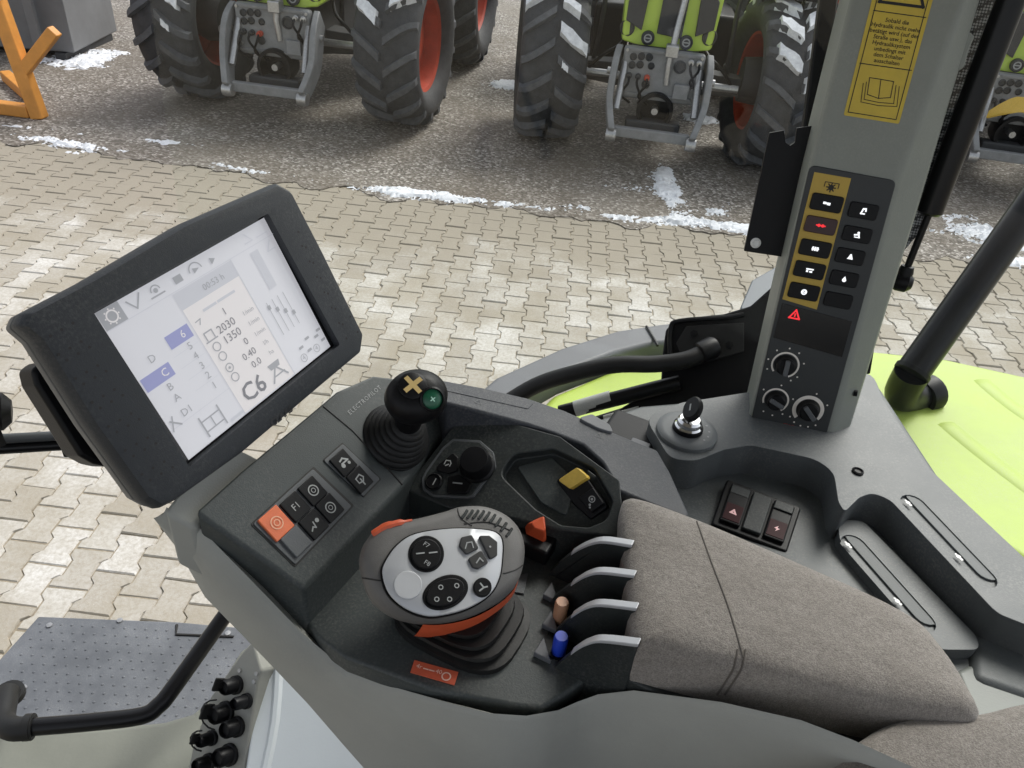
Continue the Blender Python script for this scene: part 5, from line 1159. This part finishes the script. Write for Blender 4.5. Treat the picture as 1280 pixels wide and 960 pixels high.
text('embossed_word', 'CLAAS', PB, PB.uv((352, 520)), 0.0085, mat('embossed', (0.02, 0.02, 0.022), 0.3), mon, h=0.0003, bold=0.0003, rot=-0.02)
# mount behind the terminal
bkp = [(40, 462), (58, 448), (150, 560), (140, 585), (118, 580), (100, 570), (45, 482)]
mount = plate('mount_bracket', PSC, bkp, -0.085, -0.058, M_black, term, r=0.006, bevel=0.004)
a0 = PSC.px((280, 450), -0.05); a1 = PD.px((318, 520), 0.0)
tube('mount_arm', [a0, a0.lerp(a1, 0.5) + FW * 0.01, PD.px((325, 515), -0.03)], 0.020, M_black, term, n=16)
tube('mount_arm', [a0, PSC.px((120, 520), -0.07)], 0.014, M_black, term, n=12)

# ================================================================== MAIN JOYSTICK
PJ = Plane(atz((553, 715), 2.035), (-FW * 0.34 - RT * 0.22 + UZ * 0.91), FW * -1)
joy = thing('multifunction_joystick', atz((570, 805), TZ), 'chunky grey drive lever with silver keypad face and orange trim on rubber boot', 'joystick')
face_px = [(478, 716), (483, 700), (497, 681), (520, 667), (565, 660.5), (606, 662), (622, 667), (628, 678), (627.5, 700), (624, 722), (612, 743), (585, 760), (552, 769), (530, 769), (505, 759), (486, 741)]
grip_px = [(450, 708), (452, 686), (463, 668), (482, 657), (525, 648), (556, 640), (576, 634), (606, 634), (633, 645), (650, 664), (656, 690), (650, 722), (634, 744), (600, 765), (560, 776), (522, 776), (488, 766), (462, 744)]
fl = smooth_loop([PJ.px(p, 0.0) for p in face_px], 4)
gl = smooth_loop([PJ.px(p, -0.014) for p in grip_px], 4)
gc = sum(gl, V()) / len(gl)
GR_ = lambda s_, h, sh=V((0, 0, 0)): [gc + (p - gc) * s_ + PJ.n * h + sh for p in gl]
grip = loft('grip', [GR_(0.70, 0.0115), GR_(0.86, 0.0110), GR_(0.94, 0.007), GR_(0.99, 0.002), GR_(1.0, -0.004), GR_(0.98, -0.012), GR_(0.92, -0.024), GR_(0.80, -0.036), GR_(0.62, -0.044)], M_grip, joy, ang=60)
fc = sum(fl, V()) / len(fl)
FR_ = lambda s_, h: [fc + (p - fc) * s_ + PJ.n * h for p in fl]
loft('face_gap', [FR_(1.03, -0.0035), FR_(1.03, -0.0012)], M_black, joy)
face = loft('silver_face', [FR_(1.0, -0.003), FR_(1.0, -0.0004), FR_(0.985, 0.0006), FR_(0.6, 0.0012), FR_(0.02, 0.0014)], M_silver, joy, ang=60)
PJ1 = PJ.up(0.0012)
def fkey(name, pts, h1, m, smooth_=True):
    top = smooth_loop([PJ1.px(p, h1) for p in pts], 4) if smooth_ else round_poly([PJ1.px(p, h1) for p in pts], 0.002)
    return prism(name, top, PJ1.n * (-h1 - 0.002), m, face, bevel=0.0009)
def ell(c, a, b, rot, n=12): return [(c[0] + a * math.cos(t) * math.cos(rot) - b * math.sin(t) * math.sin(rot), c[1] + a * math.cos(t) * math.sin(rot) + b * math.sin(t) * math.cos(rot)) for t in [2 * math.pi * k / n for k in range(n)]]
fkey('rocker_ring', ell((533, 692), 22.5, 23, 0), 0.0012, M_black); k1 = fkey('round_rocker', ell((533, 692), 18.5, 19, 0), 0.0032, M_black)
fkey('oval_ring', ell((557, 740), 30, 20.5, -0.42), 0.0012, M_black); k2 = fkey('oval_rocker', ell((557, 740), 25, 16, -0.42), 0.0032, M_black)
fkey('blank_disc', ell((510, 731), 18, 18, 0), 0.0008, M_silver)
fkey('key', [(574, 682), (577, 671), (590, 668), (599, 685), (583, 693)], 0.0024, mat('key_charcoal', (0.03, 0.03, 0.031), 0.45), False); fkey('key', [(585, 698), (602, 687), (611, 703), (598, 711), (591, 709)], 0.0024, mat('key_charcoal', (0.03, 0.03, 0.031), 0.45), False)
fkey('key', [(598, 669), (612, 669), (622, 677), (622, 694), (613, 699)], 0.0024, mat('key_charcoal', (0.03, 0.03, 0.031), 0.45), False); k6 = fkey('round_key', ell((603.5, 733.5), 11.5, 12, 0), 0.0026, M_black)
f = Flat(PJ1, 0.0036)
uvj = lambda p: PJ1.uv(p, 0.0036)
def fline(ps, w_, h=None): f.line([uvj(p) for p in ps], w_)
fline([(521, 692), (530, 691)], .0011); fline([(537, 691), (546, 690)], .0011); f.build('symbol', M_greyprint, face); f = Flat(PJ1, 0.0036)
for p in ((551, 734), (571, 732), (546, 749), (562, 749)): c = uvj(p); f.ring(c[0], c[1], .0017, .0008, n=8)
f.build('symbol', M_greyprint, face)
for s_, p in (('F7', (533, 681)), ('F8', (534, 704))): text('rocker_text', s_, PJ1, uvj(p), .0052, M_greyprint, face, h=0.0036)
f = Flat(PJ1, 0.0030)
fline([(582, 685), (584, 678), (590, 677), (592, 684)], .0009); fline([(596, 703), (600, 697), (604, 701)], .0010); c = uvj((613, 683)); f.disc(c[0], c[1], .0009, 8)
fline([(601, 729), (605, 734), (600, 738)], .0012); fline([(605, 734), (609, 733)], .0012); f.build('symbol', M_greyprint, face)
# ribbed thumb pad at the top of the grip, orange trims
for i in range(9):
    t = i / 8; x0, y0 = 584 + t * 56, 637 + 2 * math.cos(t * 5) - 2 + t * t * 24; q = drape(grip, dense([(x0, y0 + 1), (x0 - 3, y0 + 6), (x0 - 7, y0 + 11)], 3), 0.0003)
    if len(q) > 2: tube('thumb_rib', q, 0.0012, M_dark, grip, n=6)
for ln in ([(572, 636), (575, 646), (583, 653), (590, 657)], [(451, 722), (464, 724), (476, 726)], [(655, 705), (645, 712), (634, 716), (629, 717)], [(580, 655), (610, 653), (640, 664)]):
    q = drape(grip, dense(ln, 4), 0.0001)
    if len(q) > 2: tube('grip_seam', q, 0.0006, M_ink, grip, n=6)
q = drape(grip, dense([(467, 668), (480, 660), (496, 655), (515, 651)], 4), 0.0004)
tube('orange_trim', q, [0.0030, 0.0034, 0.0028, 0.0012], M_orange, grip, n=8)
ol = GR_(0.955, -0.020); oz = [GR_(1.0, -0.008), GR_(1.0, -0.020), GR_(0.985, -0.036), GR_(0.95, -0.050)]
n_ = len(gl); sel = [i % n_ for i in range(int(n_ * 0.54), int(n_ * 0.845))]
oz_arc = [[r[i] + (r[i] - gc).normalized() * (0.0008 + 0.0035 * math.sin(math.pi * j / (len(sel) - 1))) * (0.2 if k == 0 else 1) for j, i in enumerate(sel)] for k, r in enumerate(oz)]
loft('orange_band', oz_arc, M_orange, grip, cap=False, closed=False, ang=60)
# rubber boot
bc = atz((578, 775), TZ); bt_ = gc - PJ.n * 0.046
def sq(c, a, b, z, n=32, e=3.2):
    res = []
    for k in range(n):
        t = 2 * math.pi * k / n; cs, sn = math.cos(t), math.sin(t)
        res.append(c + FW * a * math.copysign(abs(cs) ** (2 / e), cs) + RT * b * math.copysign(abs(sn) ** (2 / e), sn) + UZ * z)
    return res
rings = [sq(bc, 0.056, 0.044, 0.0), sq(bc, 0.056, 0.044, 0.006)]
hb = max(0.03, bt_.z - TZ)
for k in range(5):
    t = (k + 0.5) / 5; c = bc.lerp(V((bt_.x, bt_.y, bc.z)), t * 0.8); s_ = 1 - 0.36 * t; z = 0.006 + (hb - 0.006) * t
    rings.append(sq(c, 0.050 * s_, 0.040 * s_, z - 0.002)); rings.append(sq(c, 0.054 * s_, 0.044 * s_, z + 0.002)); rings.append(sq(c, 0.053 * s_, 0.043 * s_, z + 0.005))
rings.append(sq(V((bt_.x, bt_.y, bc.z)), 0.028, 0.026, hb + 0.012))
loft('rubber_boot', rings, M_rubber, joy, ang=60)

# ================================================================== SMALL CROSS LEVER
lv = PD.px((493, 548)); cl_ = thing('cross_lever', lv, 'small black ball-headed lever with a gold cross and green button on a round bellows', 'joystick')
hd_c = atd((520, 497), (lv - CAM).dot(RM @ V((0, 0, -1))) * 0.90)
axd = (hd_c - lv).normalized()
prof = [(0.034, 0.0), (0.034, 0.003)]
for k in range(6):
    r = 0.0325 - k * 0.0032; h = 0.004 + k * 0.0055; prof += [(r - 0.0015, h), (r + 0.0016, h + 0.0016), (r + 0.0012, h + 0.0030), (r - 0.0022, h + 0.0046)]
prof += [(0.013, 0.037), (0.011, 0.040)]
lathe('bellows', lv, PD.n * 0.7 + axd * 0.5, prof, M_rubber, cl_, n=36, ang=60)
tube('stem', [lv + (PD.n * 0.7 + axd * 0.5).normalized() * 0.03, hd_c], [0.012, 0.014], M_black, cl_, n=18)
vd = (CAM - hd_c).normalized(); hn = (vd * 0.6 + UZ * 0.5 - FW * 0.2).normalized(); hx = RT
ballh = lathe('ball_head', hd_c, hn, [(0.010, -0.030), (0.016, -0.024), (0.0215, -0.012), (0.0245, 0.0), (0.0235, 0.008), (0.019, 0.014), (0.012, 0.0175), (0.0005, 0.0185)], M_black, cl_, n=32, sx=1.15, sy=1.0, ax=(RT * 0.8 - FW * 0.6), ang=60)
cp_, cn_ = cast(ballh, (516, 482)); ph = Plane(cp_, cn_, RT)
lathe('head_cap', cp_ - cn_ * 0.003, cn_, [(0.0125, 0), (0.0125, 0.0036), (0.011, 0.0046), (0.0005, 0.0048)], M_black, cl_, n=24)
ph = Plane(cp_, cn_, (ray(540, 482) - ray(500, 482))); f = Flat(ph, 0.0022)
for a in (math.pi / 4, 3 * math.pi / 4): f.line([(-.0072 * math.cos(a), -.0072 * math.sin(a)), (.0072 * math.cos(a), .0072 * math.sin(a))], 0.0042)
f.build('gold_cross', M_gold, cl_)
gc_, gnb = cast(ballh, (540, 499)); gnb = (gnb + (CAM - gc_).normalized() * 1.2).normalized()
lathe('button_bezel', gc_, gnb, [(0.0105, -0.010), (0.0110, 0.002), (0.0095, 0.0032), (0.0085, 0.001)], M_black, cl_, n=24, cap=False)
lathe('green_button', gc_, gnb, [(0.0085, -0.004), (0.0085, 0.0012), (0.006, 0.0026), (0.0005, 0.003)], M_greenlamp, cl_, n=24)
f = Flat(Plane(gc_, gnb, RT), 0.0034); f.line([(-.002, 0), (.002, 0)], .001); f.line([(0, -.002), (0, .002)], .001); f.build('plus_mark', mat('pale_green_print', (0.45, 0.75, 0.6), 0.4), cl_)
